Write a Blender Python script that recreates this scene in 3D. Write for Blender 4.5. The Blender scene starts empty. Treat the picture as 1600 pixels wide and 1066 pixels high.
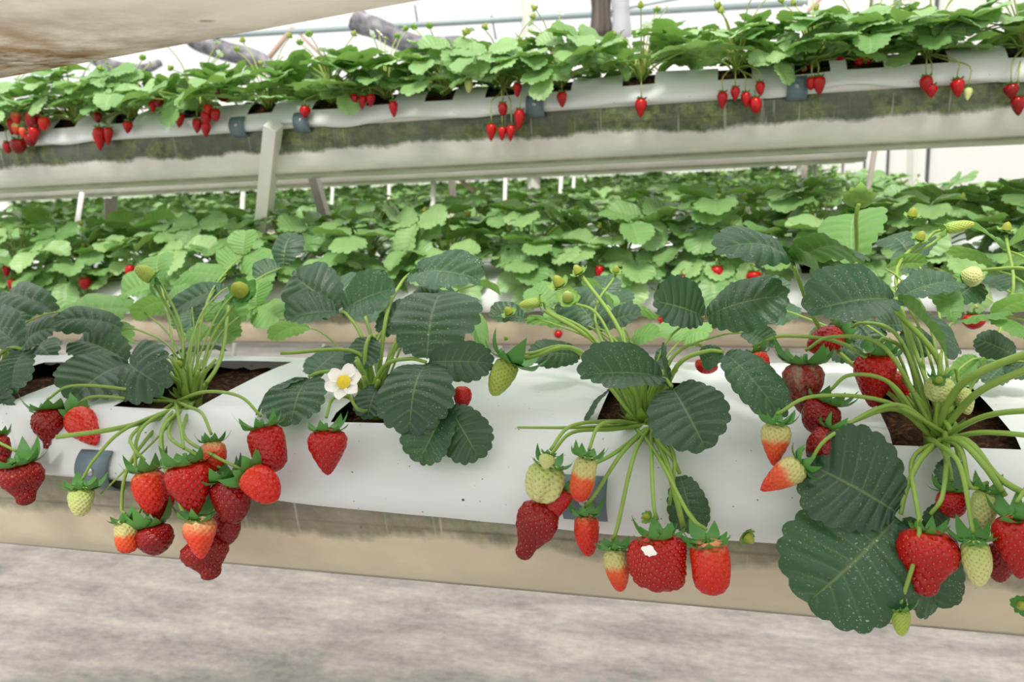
import bpy, bmesh, math, random
from math import sin, cos, pi, radians, sqrt, atan2, hypot, exp
from mathutils import Vector, Matrix, Euler, noise

random.seed(7)
SC = bpy.context.scene
COL = SC.collection
ZC = 1.25                       # eye height above the ground, metres

# ------------------------------------------------------------------ camera, sky, exposure
YAW, PITCH, ROLL, F = 15.2, 11.45, -2.6, 1250.0
RC = (Matrix.Rotation(radians(YAW), 3, 'Z') @ Matrix.Rotation(radians(90 - PITCH), 3, 'X')
      @ Matrix.Rotation(radians(ROLL), 3, 'Z'))
cam_d = bpy.data.cameras.new('camera')
cam = bpy.data.objects.new('camera', cam_d)
COL.objects.link(cam)
cam.matrix_world = Matrix.Translation((0, 0, ZC)) @ RC.to_4x4()
cam_d.sensor_width = 36
cam_d.lens = F / 1600 * 36
cam_d.clip_start = 0.02
cam_d.clip_end = 200
cam_d.dof.use_dof = True
cam_d.dof.focus_distance = 0.64
cam_d.dof.aperture_fstop = 11.0
SC.camera = cam
SC.view_settings.view_transform = 'Standard'
SC.view_settings.look = 'None'
SC.view_settings.gamma = 1
SC.view_settings.use_curve_mapping = False
SC.view_settings.exposure = 0.36

world = bpy.data.worlds.new('overcast_sky')
SC.world = world
world.use_nodes = True
wn, wl = world.node_tree.nodes, world.node_tree.links
wn.clear()
wo = wn.new('ShaderNodeOutputWorld')
bg = wn.new('ShaderNodeBackground')
tc = wn.new('ShaderNodeTexCoord')
sx = wn.new('ShaderNodeSeparateXYZ')
mr = wn.new('ShaderNodeMapRange')            # overcast: brighter towards the zenith
mr.inputs[1].default_value = 0.0; mr.inputs[2].default_value = 1.0
mr.inputs[3].default_value = 0.75; mr.inputs[4].default_value = 1.45
bg.inputs[0].default_value = (1.0, 0.99, 0.965, 1)
wl.new(tc.outputs['Generated'], sx.inputs[0])
wl.new(sx.outputs['Z'], mr.inputs[0])
wl.new(mr.outputs[0], bg.inputs[1])
wl.new(bg.outputs[0], wo.inputs[0])

sun_d = bpy.data.lights.new('sun', 'SUN')    # the sun through cloud and plastic: very soft
sun_d.energy = 2.3
sun_d.angle = radians(15)
sun_d.color = (1.0, 0.96, 0.9)
sun = bpy.data.objects.new('sun', sun_d)
COL.objects.link(sun)
sun.rotation_euler = Euler((radians(34), radians(6), 0))
sun.location = (0, -3, 6)


# ------------------------------------------------------------------ pixel rays (frame 1600 x 1066)
def ray(px, py):
    return RC @ Vector(((px - 800) / F, (533 - py) / F, -1.0))


def onY(px, py, Y):
    r = ray(px, py)
    return Vector((0, 0, ZC)) + r * (Y / r.y)


def onZ(px, py, Z):
    r = ray(px, py)
    return Vector((0, 0, ZC)) + r * ((Z - ZC) / r.z)


def mpp(p):
    """metres per photo pixel at a world point"""
    q = RC.transposed() @ (p - Vector((0, 0, ZC)))
    return -q.z / F


# ------------------------------------------------------------------ materials
def lin(c):
    c = c / 255.0
    return c / 12.92 if c <= 0.04045 else ((c + 0.055) / 1.055) ** 2.4


def rgb(r, g, b):
    return (lin(r), lin(g), lin(b), 1.0)


class MAT:
    def __init__(s, name, rough=0.6, spec=0.5):
        s.m = bpy.data.materials.new(name)
        s.m.use_nodes = True
        s.n, s.l = s.m.node_tree.nodes, s.m.node_tree.links
        s.b = s.n['Principled BSDF']
        s.out = s.n['Material Output']
        s.b.inputs['Roughness'].default_value = rough
        s.b.inputs['Specular IOR Level'].default_value = spec

    def node(s, t, **k):
        n = s.n.new(t)
        for a, v in k.items():
            setattr(n, a, v)
        return n

    def set(s, inp, v):
        if hasattr(v, 'is_output'):
            s.l.new(v, inp)
        else:
            inp.default_value = v

    def coord(s, kind='Object'):
        return s.node('ShaderNodeTexCoord').outputs[kind]

    def mapping(s, vec, scale=(1, 1, 1)):
        n = s.node('ShaderNodeMapping')
        s.l.new(vec, n.inputs[0])
        n.inputs['Scale'].default_value = scale
        return n.outputs[0]

    def noise(s, vec, scale, detail=3, rough=0.55):
        n = s.node('ShaderNodeTexNoise')
        s.l.new(vec, n.inputs['Vector'])
        n.inputs['Scale'].default_value = scale
        n.inputs['Detail'].default_value = detail
        n.inputs['Roughness'].default_value = rough
        return n.outputs['Fac']

    def ramp(s, fac, stops, interp='LINEAR'):
        n = s.node('ShaderNodeValToRGB')
        n.color_ramp.interpolation = interp
        e = n.color_ramp.elements
        while len(e) < len(stops):
            e.new(0.5)
        for el, (p, c) in zip(e, stops):
            el.position = p
            el.color = c if len(c) == 4 else (*c, 1)
        s.l.new(fac, n.inputs[0])
        return n.outputs[0]

    def con(s, f, lo, hi):
        """stretch a noise value so that lo..hi becomes 0..1"""
        n = s.node('ShaderNodeMapRange')
        s.l.new(f, n.inputs[0])
        n.inputs[1].default_value = lo
        n.inputs[2].default_value = hi
        return n.outputs[0]

    def math(s, op, a, b=0.0, c=0.0, clamp=False):
        n = s.node('ShaderNodeMath', operation=op, use_clamp=clamp)
        for i, v in enumerate((a, b, c)):
            s.set(n.inputs[i], v)
        return n.outputs[0]

    def mix(s, fac, a, b, mode='MIX'):
        n = s.node('ShaderNodeMix', data_type='RGBA', blend_type=mode)
        s.set(n.inputs[0], fac)
        s.set(n.inputs[6], a)
        s.set(n.inputs[7], b)
        return n.outputs[2]

    def sep(s, vec):
        n = s.node('ShaderNodeSeparateXYZ')
        s.l.new(vec, n.inputs[0])
        return n.outputs

    def color(s, v):
        s.set(s.b.inputs['Base Color'], v)

    def bump(s, h, strength=0.3, dist=0.01):
        n = s.node('ShaderNodeBump')
        n.inputs['Strength'].default_value = strength
        n.inputs['Distance'].default_value = dist
        s.l.new(h, n.inputs['Height'])
        s.l.new(n.outputs[0], s.b.inputs['Normal'])


def g1(v):
    return (v, v, v, 1)


def plain(name, c, rough=0.6, spec=0.5, nz=0.0, scale=30):
    m = MAT(name, rough, spec)
    if nz:
        f = m.noise(m.coord(), scale)
        m.color(m.mix(f, tuple(x * (1 - nz) for x in c[:3]) + (1,), tuple(min(1, x * (1 + nz)) for x in c[:3]) + (1,)))
    else:
        m.color(c)
    return m.m


def leaf_material(name, top, top2, under, rough=0.42, trans=0.22, speck=0.0):
    m = MAT(name, rough, 0.5)
    uv = m.sep(m.node('ShaderNodeUVMap').outputs[0])
    u, v = uv[0], uv[1]
    oi = m.node('ShaderNodeObjectInfo').outputs['Random']
    co = m.coord('Object')
    nz = m.noise(co, 4.0, 3)
    base = m.mix(m.math('ADD', m.math('MULTIPLY', oi, 0.75), m.math('MULTIPLY', nz, 0.35)), top, top2)
    fr = m.math('FRACT', v)
    dv = m.math('ABSOLUTE', m.math('SUBTRACT', fr, 0.5))
    vein = m.math('SUBTRACT', 1.0, m.math('MULTIPLY', dv, 9.0), clamp=True)
    vein = m.math('MULTIPLY', vein, m.math('SUBTRACT', 1.0, u, clamp=True))
    mid = m.math('SUBTRACT', 1.0, m.math('MULTIPLY', u, 22.0), clamp=True)
    vm = m.math('MAXIMUM', m.math('MULTIPLY', vein, 0.55), mid)
    vcol = m.mix(0.5, top2, rgb(165, 185, 120))
    c = m.mix(m.math('MULTIPLY', vm, 0.6), base, vcol)
    if speck:
        s = m.con(m.noise(co, 52, 2, 0.5), .63, .71)
        s2 = m.con(m.noise(co, 3.2, 2), .40, .62)
        oz = m.con(m.node('ShaderNodeObjectInfo').outputs['Random'], -.1, .7)
        sp = m.math('MULTIPLY', m.math('MULTIPLY', s, s2), oz)
        c = m.mix(m.math('MULTIPLY', sp, speck), c, rgb(225, 228, 205))
    # underside of the blade is paler
    geo = m.node('ShaderNodeNewGeometry').outputs['Backfacing']
    und = m.mix(m.math('MULTIPLY', vm, 0.55), under, rgb(185, 205, 130))
    c = m.mix(geo, c, und)
    m.color(c)
    fine = m.noise(m.mapping(m.node('ShaderNodeUVMap').outputs[0], (14, 3.5, 1)), 1.0, 2)
    m.bump(m.math('ADD', m.math('MULTIPLY', vm, -1.0), fine), 0.22, 0.0015)
    tr = m.node('ShaderNodeBsdfTranslucent')
    m.set(tr.inputs[0], m.mix(0.25, und, rgb(165, 205, 100)))
    mx = m.node('ShaderNodeMixShader')
    mx.inputs[0].default_value = trans
    m.l.new(m.b.outputs[0], mx.inputs[1])
    m.l.new(tr.outputs[0], mx.inputs[2])
    m.l.new(mx.outputs[0], m.out.inputs[0])
    return m.m


M = {}
M['leaf'] = leaf_material('dark_strawberry_leaf', rgb(28, 58, 38), rgb(48, 88, 58), rgb(98, 150, 70), 0.40, 0.14, 0.6)
M['leaf_light'] = leaf_material('young_strawberry_leaf', rgb(92, 140, 66), rgb(122, 166, 92), rgb(130, 180, 82), 0.45, 0.3)
M['leaf_back_lit'] = leaf_material('lit_strawberry_leaf', rgb(96, 144, 74), rgb(162, 198, 132), rgb(136, 180, 88), 0.38, 0.22)  # same leaf for the other rows, their brighter daylight put into a lighter green
M['stem'] = plain('green_stem', rgb(134, 165, 72), 0.5, 0.4, 0.18, 60)
M['stem_pale'] = plain('pale_stem', rgb(166, 178, 100), 0.55, 0.3, 0.15, 60)
M['sepal'] = plain('green_sepal', rgb(82, 140, 62), 0.45, 0.4, 0.3, 90)
M['sepal_light'] = plain('light_green_sepal', rgb(128, 168, 78), 0.5, 0.4, 0.25, 90)
M['petal'] = plain('white_petal', rgb(248, 248, 244), 0.6, 0.2)
M['pistil'] = plain('yellow_pistil', rgb(232, 206, 64), 0.7, 0.2, 0.3, 900)
M['knob'] = plain('green_yellow_knob', rgb(150, 160, 62), 0.6, 0.3, 0.25, 500)
M['seed'] = plain('golden_seed', rgb(205, 150, 62), 0.4, 0.5)
M['seed_green'] = plain('brown_green_seed', rgb(128, 126, 56), 0.5, 0.3)


def berry_material(name, stops, rough=0.2, mould=False):
    m = MAT(name, rough, 0.36)
    co = m.coord('Object')
    z = m.math('MULTIPLY', m.sep(co)[2], -1.0)
    n1 = m.noise(co, 2.5, 3)
    t = m.math('ADD', z, m.math('MULTIPLY', m.math('SUBTRACT', n1, 0.5), 0.34))
    c = m.ramp(t, stops)
    n2 = m.noise(co, 6, 3)
    c = m.mix(m.math('MULTIPLY', n2, 0.3), c, (0.22, 0.01, 0.012, 1) if not stops[-1][1][1] > 0.3 else (0.5, 0.5, 0.2, 1))
    if mould:
        n3 = m.noise(m.mapping(co, (1.6, 1.6, .7)), 1.6, 5, 0.7)
        n4 = m.noise(co, 14, 4)
        mk = m.math('MULTIPLY', m.math('SUBTRACT', m.math('ADD', n3, m.math('MULTIPLY', n4, .25)), 0.55), 7.0, clamp=True)
        c = m.mix(m.math('MULTIPLY', mk, 0.85), c, rgb(150, 132, 112))
        m.set(m.b.inputs['Roughness'], m.math('ADD', m.math('MULTIPLY', mk, .5), .35))
    m.color(c)
    m.b.inputs['Coat Weight'].default_value = 0.0 if mould else 0.06
    m.b.inputs['Coat Roughness'].default_value = 0.2
    return m.m


BM = {
    'dark': berry_material('dark_red_fruit', [(0, rgb(150, 14, 18)), (.25, rgb(138, 8, 14)), (1, rgb(112, 5, 10))]),
    'red': berry_material('red_fruit', [(0, rgb(200, 44, 28)), (.18, rgb(188, 14, 18)), (1, rgb(154, 7, 14))]),
    'bright': berry_material('orange_red_fruit', [(0, rgb(236, 150, 100)), (.14, rgb(224, 58, 28)), (.6, rgb(210, 30, 16)), (1, rgb(194, 20, 14))]),
    'blush': berry_material('blushing_fruit', [(0, rgb(222, 205, 140)), (.16, rgb(234, 150, 100)), (.4, rgb(230, 72, 40)), (1, rgb(216, 52, 34))]),
    'half': berry_material('half_ripe_fruit', [(0, rgb(200, 206, 130)), (.32, rgb(206, 204, 132)), (.48, rgb(228, 96, 44)), (1, rgb(206, 44, 24))]),
    'pale': berry_material('pale_unripe_fruit', [(0, rgb(176, 196, 104)), (.5, rgb(198, 206, 134)), (1, rgb(206, 208, 140))], 0.4),
    'green': berry_material('green_unripe_fruit', [(0, rgb(140, 172, 62)), (.5, rgb(150, 178, 62)), (1, rgb(168, 182, 74))], 0.4),
    'mould': berry_material('mouldy_fruit', [(0, rgb(150, 40, 36)), (.5, rgb(140, 28, 28)), (1, rgb(120, 18, 20))], 0.5, True),
}

# film, trough, soil, metal ...
m = MAT('white_plastic_film', 0.38, 0.4)
co = m.coord()
m.color(m.mix(m.math('MULTIPLY', m.math('SUBTRACT', m.noise(co, 260, 1), .76), 20, clamp=True),
              m.mix(m.noise(m.mapping(co, (1, 3, 3)), 5, 4), rgb(212, 218, 219), rgb(228, 232, 231)), rgb(70, 60, 48)))
m.bump(m.noise(m.mapping(co, (1, 2.2, 2.2)), 12, 3), 0.25, 0.006)
M['film'] = m.m


def trough_material(name, upper, lower, green, seam):
    """plastic trough: wet band over the substrate, paler below, algae patches, dirt line at the bottom"""
    m = MAT(name, 0.3, 0.5)
    co = m.coord()
    z = m.sep(co)[2]
    nz = m.noise(m.mapping(co, (2.5, 2.5, 2.5)), 3.2, 5, .65)
    drip = m.noise(m.mapping(co, (60, 8, 6)), 1.0, 3, .6)
    zz = m.math('ADD', z, m.math('ADD', m.math('MULTIPLY', m.math('SUBTRACT', nz, .5), .05),
                                 m.math('MULTIPLY', m.math('SUBTRACT', drip, .5), .009)))
    band = m.math('MULTIPLY', m.math('ADD', zz, seam), 110.0, clamp=True)        # 1 above the water line
    n2 = m.con(m.noise(m.mapping(co, (1, 1.4, 1.4)), 30, 6, .72), .36, .64)
    n3 = m.con(m.noise(m.mapping(co, (.5, 1, 1)), 9, 4, .65), .36, .64)
    lo = m.mix(n3, lower, tuple(x * .80 for x in lower[:3]) + (1,))
    lo = m.mix(m.math('MULTIPLY', n2, .3), lo, tuple(x * .74 for x in lower[:3]) + (1,))
    up = m.mix(m.math('MULTIPLY', m.math('ADD', n2, n3), .5), tuple(x * .62 for x in upper[:3]) + (1,), tuple(x * 1.5 for x in upper[:3]) + (1,))
    c = m.mix(band, lo, up)
    gm = m.math('MULTIPLY', m.con(m.noise(m.mapping(co, (.8, 1, 1)), 3.6, 3, .6), .42, .60), band)
    gcol = m.mix(m.con(m.noise(co, 44, 6, .75), .40, .62), rgb(52, 68, 38), rgb(132, 146, 84))
    c = m.mix(m.math('MULTIPLY', m.math('MULTIPLY', gm, m.con(m.noise(co, 24, 5, .7), .36, .56)), green), c, gcol)
    crease = m.math('SUBTRACT', 1.0, m.math('MULTIPLY', m.math('ABSOLUTE', m.math('ADD', z, .0965)), 420.0), clamp=True)
    c = m.mix(m.math('MULTIPLY', crease, m.math('MULTIPLY', n3, .7)), c, rgb(84, 78, 62))
    # faint white runs of lime
    runs = m.math('MULTIPLY', m.math('SUBTRACT', m.noise(m.mapping(co, (85, 10, 5)), 1, 3, .6), .63), 9, clamp=True)
    c = m.mix(m.math('MULTIPLY', m.math('MULTIPLY', runs, band), .45), c, rgb(215, 212, 200))
    # dirt line under the lower corner and small specks
    dirt = m.math('SUBTRACT', 1.0, m.math('MULTIPLY', m.math('ABSOLUTE', m.math('ADD', z, .1640)), 200.0), clamp=True)
    dirt = m.math('MULTIPLY', dirt, m.math('ADD', m.noise(m.mapping(co, (1, 1, 1)), 26, 4), .1, clamp=True))
    c = m.mix(dirt, c, rgb(72, 58, 28))
    sp = m.math('MULTIPLY', m.math('SUBTRACT', m.noise(co, 90, 2), .76), 16, clamp=True)
    c = m.mix(m.math('MULTIPLY', sp, .7), c, rgb(88, 66, 36))
    m.color(c)
    m.bump(m.noise(m.mapping(co, (1, 1.5, 1.5)), 14, 3), .2, .006)
    return m.m


M['trough_low'] = trough_material('beige_plastic_trough', rgb(140, 134, 118), rgb(216, 203, 176), .5, 0.112)
M['trough_up'] = trough_material('algae_stained_trough', rgb(80, 88, 72), rgb(224, 222, 213), .9, 0.118)
m = MAT('stained_trough_bottom', 0.45, 0.3)
co = m.coord()
n1 = m.noise(m.mapping(co, (.7, 1.3, 1)), 16, 6, .68)
c = m.mix(m.math('MULTIPLY', m.math('SUBTRACT', n1, .3), 1.6, clamp=True), rgb(218, 210, 194), rgb(242, 238, 228))
xx = m.sep(co)[0]
left = m.math('MULTIPLY', m.math('SUBTRACT', -.05, xx), 4.5, clamp=True)
br = m.math('MULTIPLY', m.math('MULTIPLY', m.con(m.noise(co, 20, 6, .7), .34, .62), 1.0), left)
c = m.mix(br, c, m.mix(m.con(m.noise(co, 11, 4), .4, .6), rgb(142, 106, 48), rgb(70, 48, 18)))
yy = m.sep(co)[1]
ed = m.math('MULTIPLY', m.math('SUBTRACT', yy, .20), 12, clamp=True)
c = m.mix(m.math('MULTIPLY', ed, m.con(m.noise(co, 26, 5, .7), .3, .7)), c, rgb(142, 118, 62))
sp = m.math('MULTIPLY', m.math('SUBTRACT', m.noise(co, 34, 2), .7), 12, clamp=True)
c = m.mix(m.math('MULTIPLY', sp, .75), c, rgb(130, 96, 52))
m.color(c)
tr = m.node('ShaderNodeBsdfTranslucent')
m.set(tr.inputs[0], c)
mx = m.node('ShaderNodeMixShader')
mx.inputs[0].default_value = .45
m.l.new(m.b.outputs[0], mx.inputs[1])
m.l.new(tr.outputs[0], mx.inputs[2])
m.l.new(mx.outputs[0], m.out.inputs[0])
M['trough_over'] = m.m

m = MAT('dark_potting_soil', 0.95, 0.1)
co = m.coord()
m.color(m.ramp(m.noise(co, 150, 4, .7), [(.3, rgb(26, 18, 12)), (.52, rgb(66, 46, 32)), (.7, rgb(118, 84, 54))]))
m.bump(m.noise(co, 220, 4, .7), .9, .004)
M['soil'] = m.m
m = MAT('grey_ground_cloth', 0.85, 0.2)
co = m.coord()
w1 = m.noise(m.mapping(co, (1, 3.0, 1)), 3.2, 7, .7)
w2 = m.noise(m.mapping(co, (1, 1.6, 1)), 30, 6, .75)
f = m.math('ADD', m.math('MULTIPLY', w1, .62), m.math('MULTIPLY', w2, .38))
m.color(m.ramp(f, [(.34, rgb(112, 109, 108)), (.5, rgb(150, 146, 142)), (.64, rgb(178, 171, 162))]))
m.bump(m.noise(co, 60, 4), .3, .01)
M['ground'] = m.m
M['pipe_white'] = plain('white_pipe', rgb(226, 226, 220), .4, .4)
M['post_white'] = plain('white_painted_steel', rgb(222, 222, 214), .45, .4, .06, 12)
M['post_grey'] = plain('dull_galvanised_steel', rgb(150, 142, 132), .5, .4, .12, 12)
M['pipe_blue'] = plain('bluish_galvanised_pipe', rgb(150, 165, 168), .4, .5, .08, 10)
M['pipe_beige'] = plain('rusty_beige_pipe', rgb(186, 160, 142), .6, .3, .15, 10)
M['clip'] = plain('blue_grey_plastic', rgb(104, 122, 132), .45, .4, .06, 80)
M['screw'] = plain('zinc_screw', rgb(185, 188, 190), .3, .6)
M['screw'].node_tree.nodes['Principled BSDF'].inputs['Metallic'].default_value = .8
m = MAT('grey_shade_net', .7, .3)
co = m.coord()
m.color(m.ramp(m.noise(m.mapping(co, (2, 2, 2)), 6, 5, .65), [(.3, rgb(70, 68, 74)), (.55, rgb(136, 134, 140)), (.75, rgb(186, 184, 188))]))
M['net'] = m.m
m = MAT('brown_grey_cloth', .85, .1)
co = m.coord()
m.color(m.ramp(m.noise(m.mapping(co, (14, 14, .8)), 2.2, 4), [(.3, rgb(72, 64, 60)), (.7, rgb(138, 128, 120))]))
M['cloth'] = m.m
M['black_wire'] = plain('dark_wire', rgb(58, 64, 66), .5, .4)
M['red_cloth'] = plain('red_cloth', rgb(210, 30, 50), .7, .2, .1, 8)


def film_wall(name, c, t=0.75):
    m = MAT(name, .5, .3)
    m.color(c)
    tr = m.node('ShaderNodeBsdfTranslucent')
    tr.inputs[0].default_value = c
    mx = m.node('ShaderNodeMixShader')
    mx.inputs[0].default_value = t
    m.l.new(m.b.outputs[0], mx.inputs[1])
    m.l.new(tr.outputs[0], mx.inputs[2])
    m.l.new(mx.outputs[0], m.out.inputs[0])
    return m.m


M['wall_film'] = film_wall('milky_greenhouse_film', (0.97, 0.955, 0.92, 1), .6)
M['clear_film'] = film_wall('hanging_clear_film', (0.9, 0.9, 0.94, 1), .7)
M['kerb'] = plain('pale_concrete', rgb(196, 190, 178), .8, .2, .1, 6)
M['trim'] = plain('dark_grey_trim', rgb(100, 102, 104), .6, .3)


# ------------------------------------------------------------------ object helpers
class G:
    """collects geometry for one mesh"""
    def __init__(s):
        s.v, s.f, s.uv, s.mi = [], [], [], []

    def add(s, v, f, uv=None, mi=0):
        o = len(s.v)
        s.v += [Vector(p) for p in v]
        s.f += [tuple(i + o for i in q) for q in f]
        s.uv += uv if uv else [(0, 0)] * len(v)
        s.mi += [mi] * len(f)
        return s

    def mesh(s, name, mats, smooth=True):
        me = bpy.data.meshes.new(name)
        me.from_pydata([tuple(p) for p in s.v], [], s.f)
        ul = me.uv_layers.new(name='UVMap')
        flat = []
        for q in s.f:
            for i in q:
                flat += s.uv[i]
        ul.data.foreach_set('uv', flat)
        for mm in (mats if isinstance(mats, (list, tuple)) else [mats]):
            me.materials.append(mm)
        me.polygons.foreach_set('material_index', s.mi)
        if smooth:
            me.polygons.foreach_set('use_smooth', [True] * len(s.f))
        me.update()
        return me


def link(name, data, parent=None, mw=None, **props):
    o = bpy.data.objects.new(name, data)
    COL.objects.link(o)
    if parent:
        o.parent = parent
    if mw is not None:
        o.matrix_basis = mw
    for k, v in props.items():
        o[k] = v
    return o


def T(v):
    return Matrix.Translation(v)


def thing(name, label, cat, mw, group=None):
    o = link(name, None, None, mw, label=label, category=cat)
    o.empty_display_size = .02
    if group:
        o['group'] = group
    return o


def spline(pts, n):
    """Catmull-Rom through pts, n samples per span"""
    P = [Vector(p) for p in pts]
    if len(P) == 2:
        return [P[0].lerp(P[1], i / n) for i in range(n + 1)]
    Q = [P[0] * 2 - P[1]] + P + [P[-1] * 2 - P[-2]]
    out = []
    for i in range(1, len(Q) - 2):
        a, b, c, d = Q[i - 1:i + 3]
        for k in range(n):
            t = k / n
            out.append(0.5 * ((2 * b) + (c - a) * t + (2 * a - 5 * b + 4 * c - d) * t * t + (3 * b - a - 3 * c + d) * t ** 3))
    out.append(P[-1])
    return out


def tube(g, pts, r0, r1=None, seg=6, n=5, mi=0, smooth=True, cap=True):
    P = spline(pts, n) if smooth else [Vector(p) for p in pts]
    r1 = r0 if r1 is None else r1
    N = len(P)
    tang = (P[1] - P[0]).normalized()
    ref = Vector((0, 0, 1)) if abs(tang.z) < .9 else Vector((1, 0, 0))
    side = tang.cross(ref).normalized()
    vs, fs = [], []
    for i, p in enumerate(P):
        t = (P[min(i + 1, N - 1)] - P[max(i - 1, 0)])
        t = t.normalized() if t.length > 1e-9 else tang
        side = (side - t * side.dot(t)).normalized()
        up = t.cross(side)
        r = r0 + (r1 - r0) * i / (N - 1)
        for k in range(seg):
            a = 2 * pi * k / seg
            vs.append(p + side * (cos(a) * r) + up * (sin(a) * r))
    for i in range(N - 1):
        for k in range(seg):
            k2 = (k + 1) % seg
            fs.append((i * seg + k, i * seg + k2, (i + 1) * seg + k2, (i + 1) * seg + k))
    if cap:
        fs.append(tuple(range(seg))[::-1])
        fs.append(tuple((N - 1) * seg + k for k in range(seg)))
    g.add(vs, fs, None, mi)
    return g


def box(g, c, s, mi=0, rot=None):
    vs = [Vector((x * s[0] / 2, y * s[1] / 2, z * s[2] / 2)) for x in (-1, 1) for y in (-1, 1) for z in (-1, 1)]
    if rot:
        vs = [rot @ v for v in vs]
    vs = [v + Vector(c) for v in vs]
    g.add(vs, [(0, 1, 3, 2), (4, 6, 7, 5), (0, 4, 5, 1), (2, 3, 7, 6), (0, 2, 6, 4), (1, 5, 7, 3)], None, mi)
    return g


# ------------------------------------------------------------------ leaflet blades
NV = 9


def leaflet(g, mw, nu=7, per=4, fold=.25, arch=.12, cup=.1, wave=.02, relief=.014, width=.9, mi=0, seed=0, tooth=.07):
    """broad toothed strawberry leaflet, base at origin, tip at (0,1,0), vein-aligned grid"""
    rows = NV * per
    vs, uv, fs = [], [], []
    rnd = random.Random(seed)
    ph = rnd.random() * 6
    asym = rnd.uniform(-.06, .06)
    for j in range(rows + 1):
        r = j / rows
        mid = .95 * r ** 1.3
        f = r * NV
        t = f - math.floor(f)
        if j == rows:
            t = 0
        tt = 1 + tooth * (abs(sin(pi * t)) ** .7 - .6) * (1 if .04 < r else r * 25)
        a = pi * min(1, max(0, r))
        mx = .5 * width * (sin(a) ** .82 if 0 < r < 1 else 0) * (1 + .10 * sin(2 * a) * -1) * tt
        my = .5 - .5 * cos(a) * tt
        if r < .12:
            my = my * (.4 + .6 * r / .12)
        for i in range(-nu, nu + 1):
            u = i / nu
            au = abs(u)
            x = mx * u * (1 + asym * (1 if u > 0 else -1))
            y = mid + (my - mid) * au ** 1.15
            vz = -cos(2 * pi * (t - .5)) * relief * (au ** .5) * (1 - .55 * au)
            z = fold * abs(x) - cup * 2.2 * x * x + arch * 4 * y * (1 - y) * (1 - .3 * au) + vz
            z += wave * sin(r * 17 + ph + (2 if u > 0 else 0)) * au * au
            z -= .012 * (1 if i == 0 else 0)
            vs.append(mw @ Vector((x, y, z)))
            uv.append((au, f))
    W = 2 * nu + 1
    for j in range(rows):
        for i in range(2 * nu):
            a = j * W + i
            fs.append((a, a + 1, a + W + 1, a + W))
    g.add(vs, fs, uv, mi)


I4 = Matrix.Identity(4)
HI = []
for k, (fo, ar, cu, wa, wi) in enumerate([(.30, .10, .12, .02, .92), (.18, .16, .25, .03, .96), (.5, .08, .1, .025, .9),
                                          (.12, .05, .15, .035, .98), (.38, .2, .3, .02, .9)]):
    row = []
    for mt in ('leaf', 'leaf_light'):
        g = G()
        leaflet(g, I4, 7, 4, fo, ar, cu, wa, .026, wi, 0, k, .07)
        row.append(g.mesh('leaflet', M[mt]))
    HI.append(row)

HINT = {'u': Vector((0, -.30, 1)), 'f': Vector((.1, -1, .55)), 'b': Vector((0, .75, 1)), 'fl': Vector((-.9, -.7, .4)),
        'fr': Vector((.9, -.7, .4)), 'uf': Vector((0, -.7, .9))}


def frame(B, Tp, hint, w, L=None):
    y = (Tp - B)
    L = L or y.length
    y = y.normalized()
    n = HINT[hint] if isinstance(hint, str) else Vector(hint)
    z = (n - y * n.dot(y)).normalized()
    x = y.cross(z)
    R = Matrix((x * w, y * L, z * ((w + L) / 2))).transposed().to_4x4()
    R.translation = B
    return R


# ------------------------------------------------------------------ greenhouse shell
g = G()
g.add([(-45, -6, 0), (12, -6, 0), (12, 45, 0), (-45, 45, 0)], [(0, 1, 2, 3)])
link('floor', g.mesh('floor', M['ground']), kind='structure')

WX = 3.0                                            # right-hand side wall runs along Y
mull_y = [9.2 - 6.2, 9.2 - 3.1, 9.2, 13.7, 16.9, 19.6, 23.1, 28.3, 31.5]
z0 = ZC - .62
wall = link('wall_right', None, None, T((WX, 0, 0)), kind='structure')
g = G()
box(g, (0, 14, z0 / 2), (.12, 36, z0))
link('kerb', g.mesh('kerb', M['kerb'], False), wall)
g = G()
box(g, (-.05, 14, z0 + .03), (.05, 36, .06))
link('sill_rail', g.mesh('sill_rail', M['trim'], False), wall)
ys = [-4] + mull_y
pm = {}
for a, b in zip(ys[:-1], ys[1:]):
    g = G()                                          # each sheet bellies a little
    n = 6
    vs, fs = [], []
    for i in range(n + 1):
        for j in range(4):
            y = (b - a) * i / n
            vs.append((.03 * sin(pi * i / n) * (1 if j in (1, 2) else .4), y, 4.2 * j / 3))
    for i in range(n):
        for j in range(3):
            q = i * 4 + j
            fs.append((q, q + 4, q + 5, q + 1))
    g.add(vs, fs)
    link('film_panel', g.mesh('film_panel', M['wall_film']), wall, T((.02, a, z0 + .05)))
pg = G()
box(pg, (0, 0, 2.1), (.05, .045, 4.2))
pme = pg.mesh('mullion', M['trim'], False)
for y in mull_y:
    link('mullion', pme, wall, T((-.03, y, z0 + .06)))

wb = link('wall_back', None, None, T((0, 33, 0)), kind='structure')
pg = G()
pg.add([(0, 0, 0), (4, .0, 0), (4, .06, 6), (0, .06, 6)], [(0, 1, 2, 3)])
pme = pg.mesh('film_panel', M['wall_film'])
qg = G()
box(qg, (0, -.04, 3), (.09, .06, 6))
qme = qg.mesh('mullion', M['pipe_white'], False)
for k in range(12):
    link('film_panel', pme, wb, T((3 - 4 * (k + 1), 0, 0)))
    link('mullion', qme, wb, T((3 - 4 * (k + 1), 0, 0)))

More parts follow.
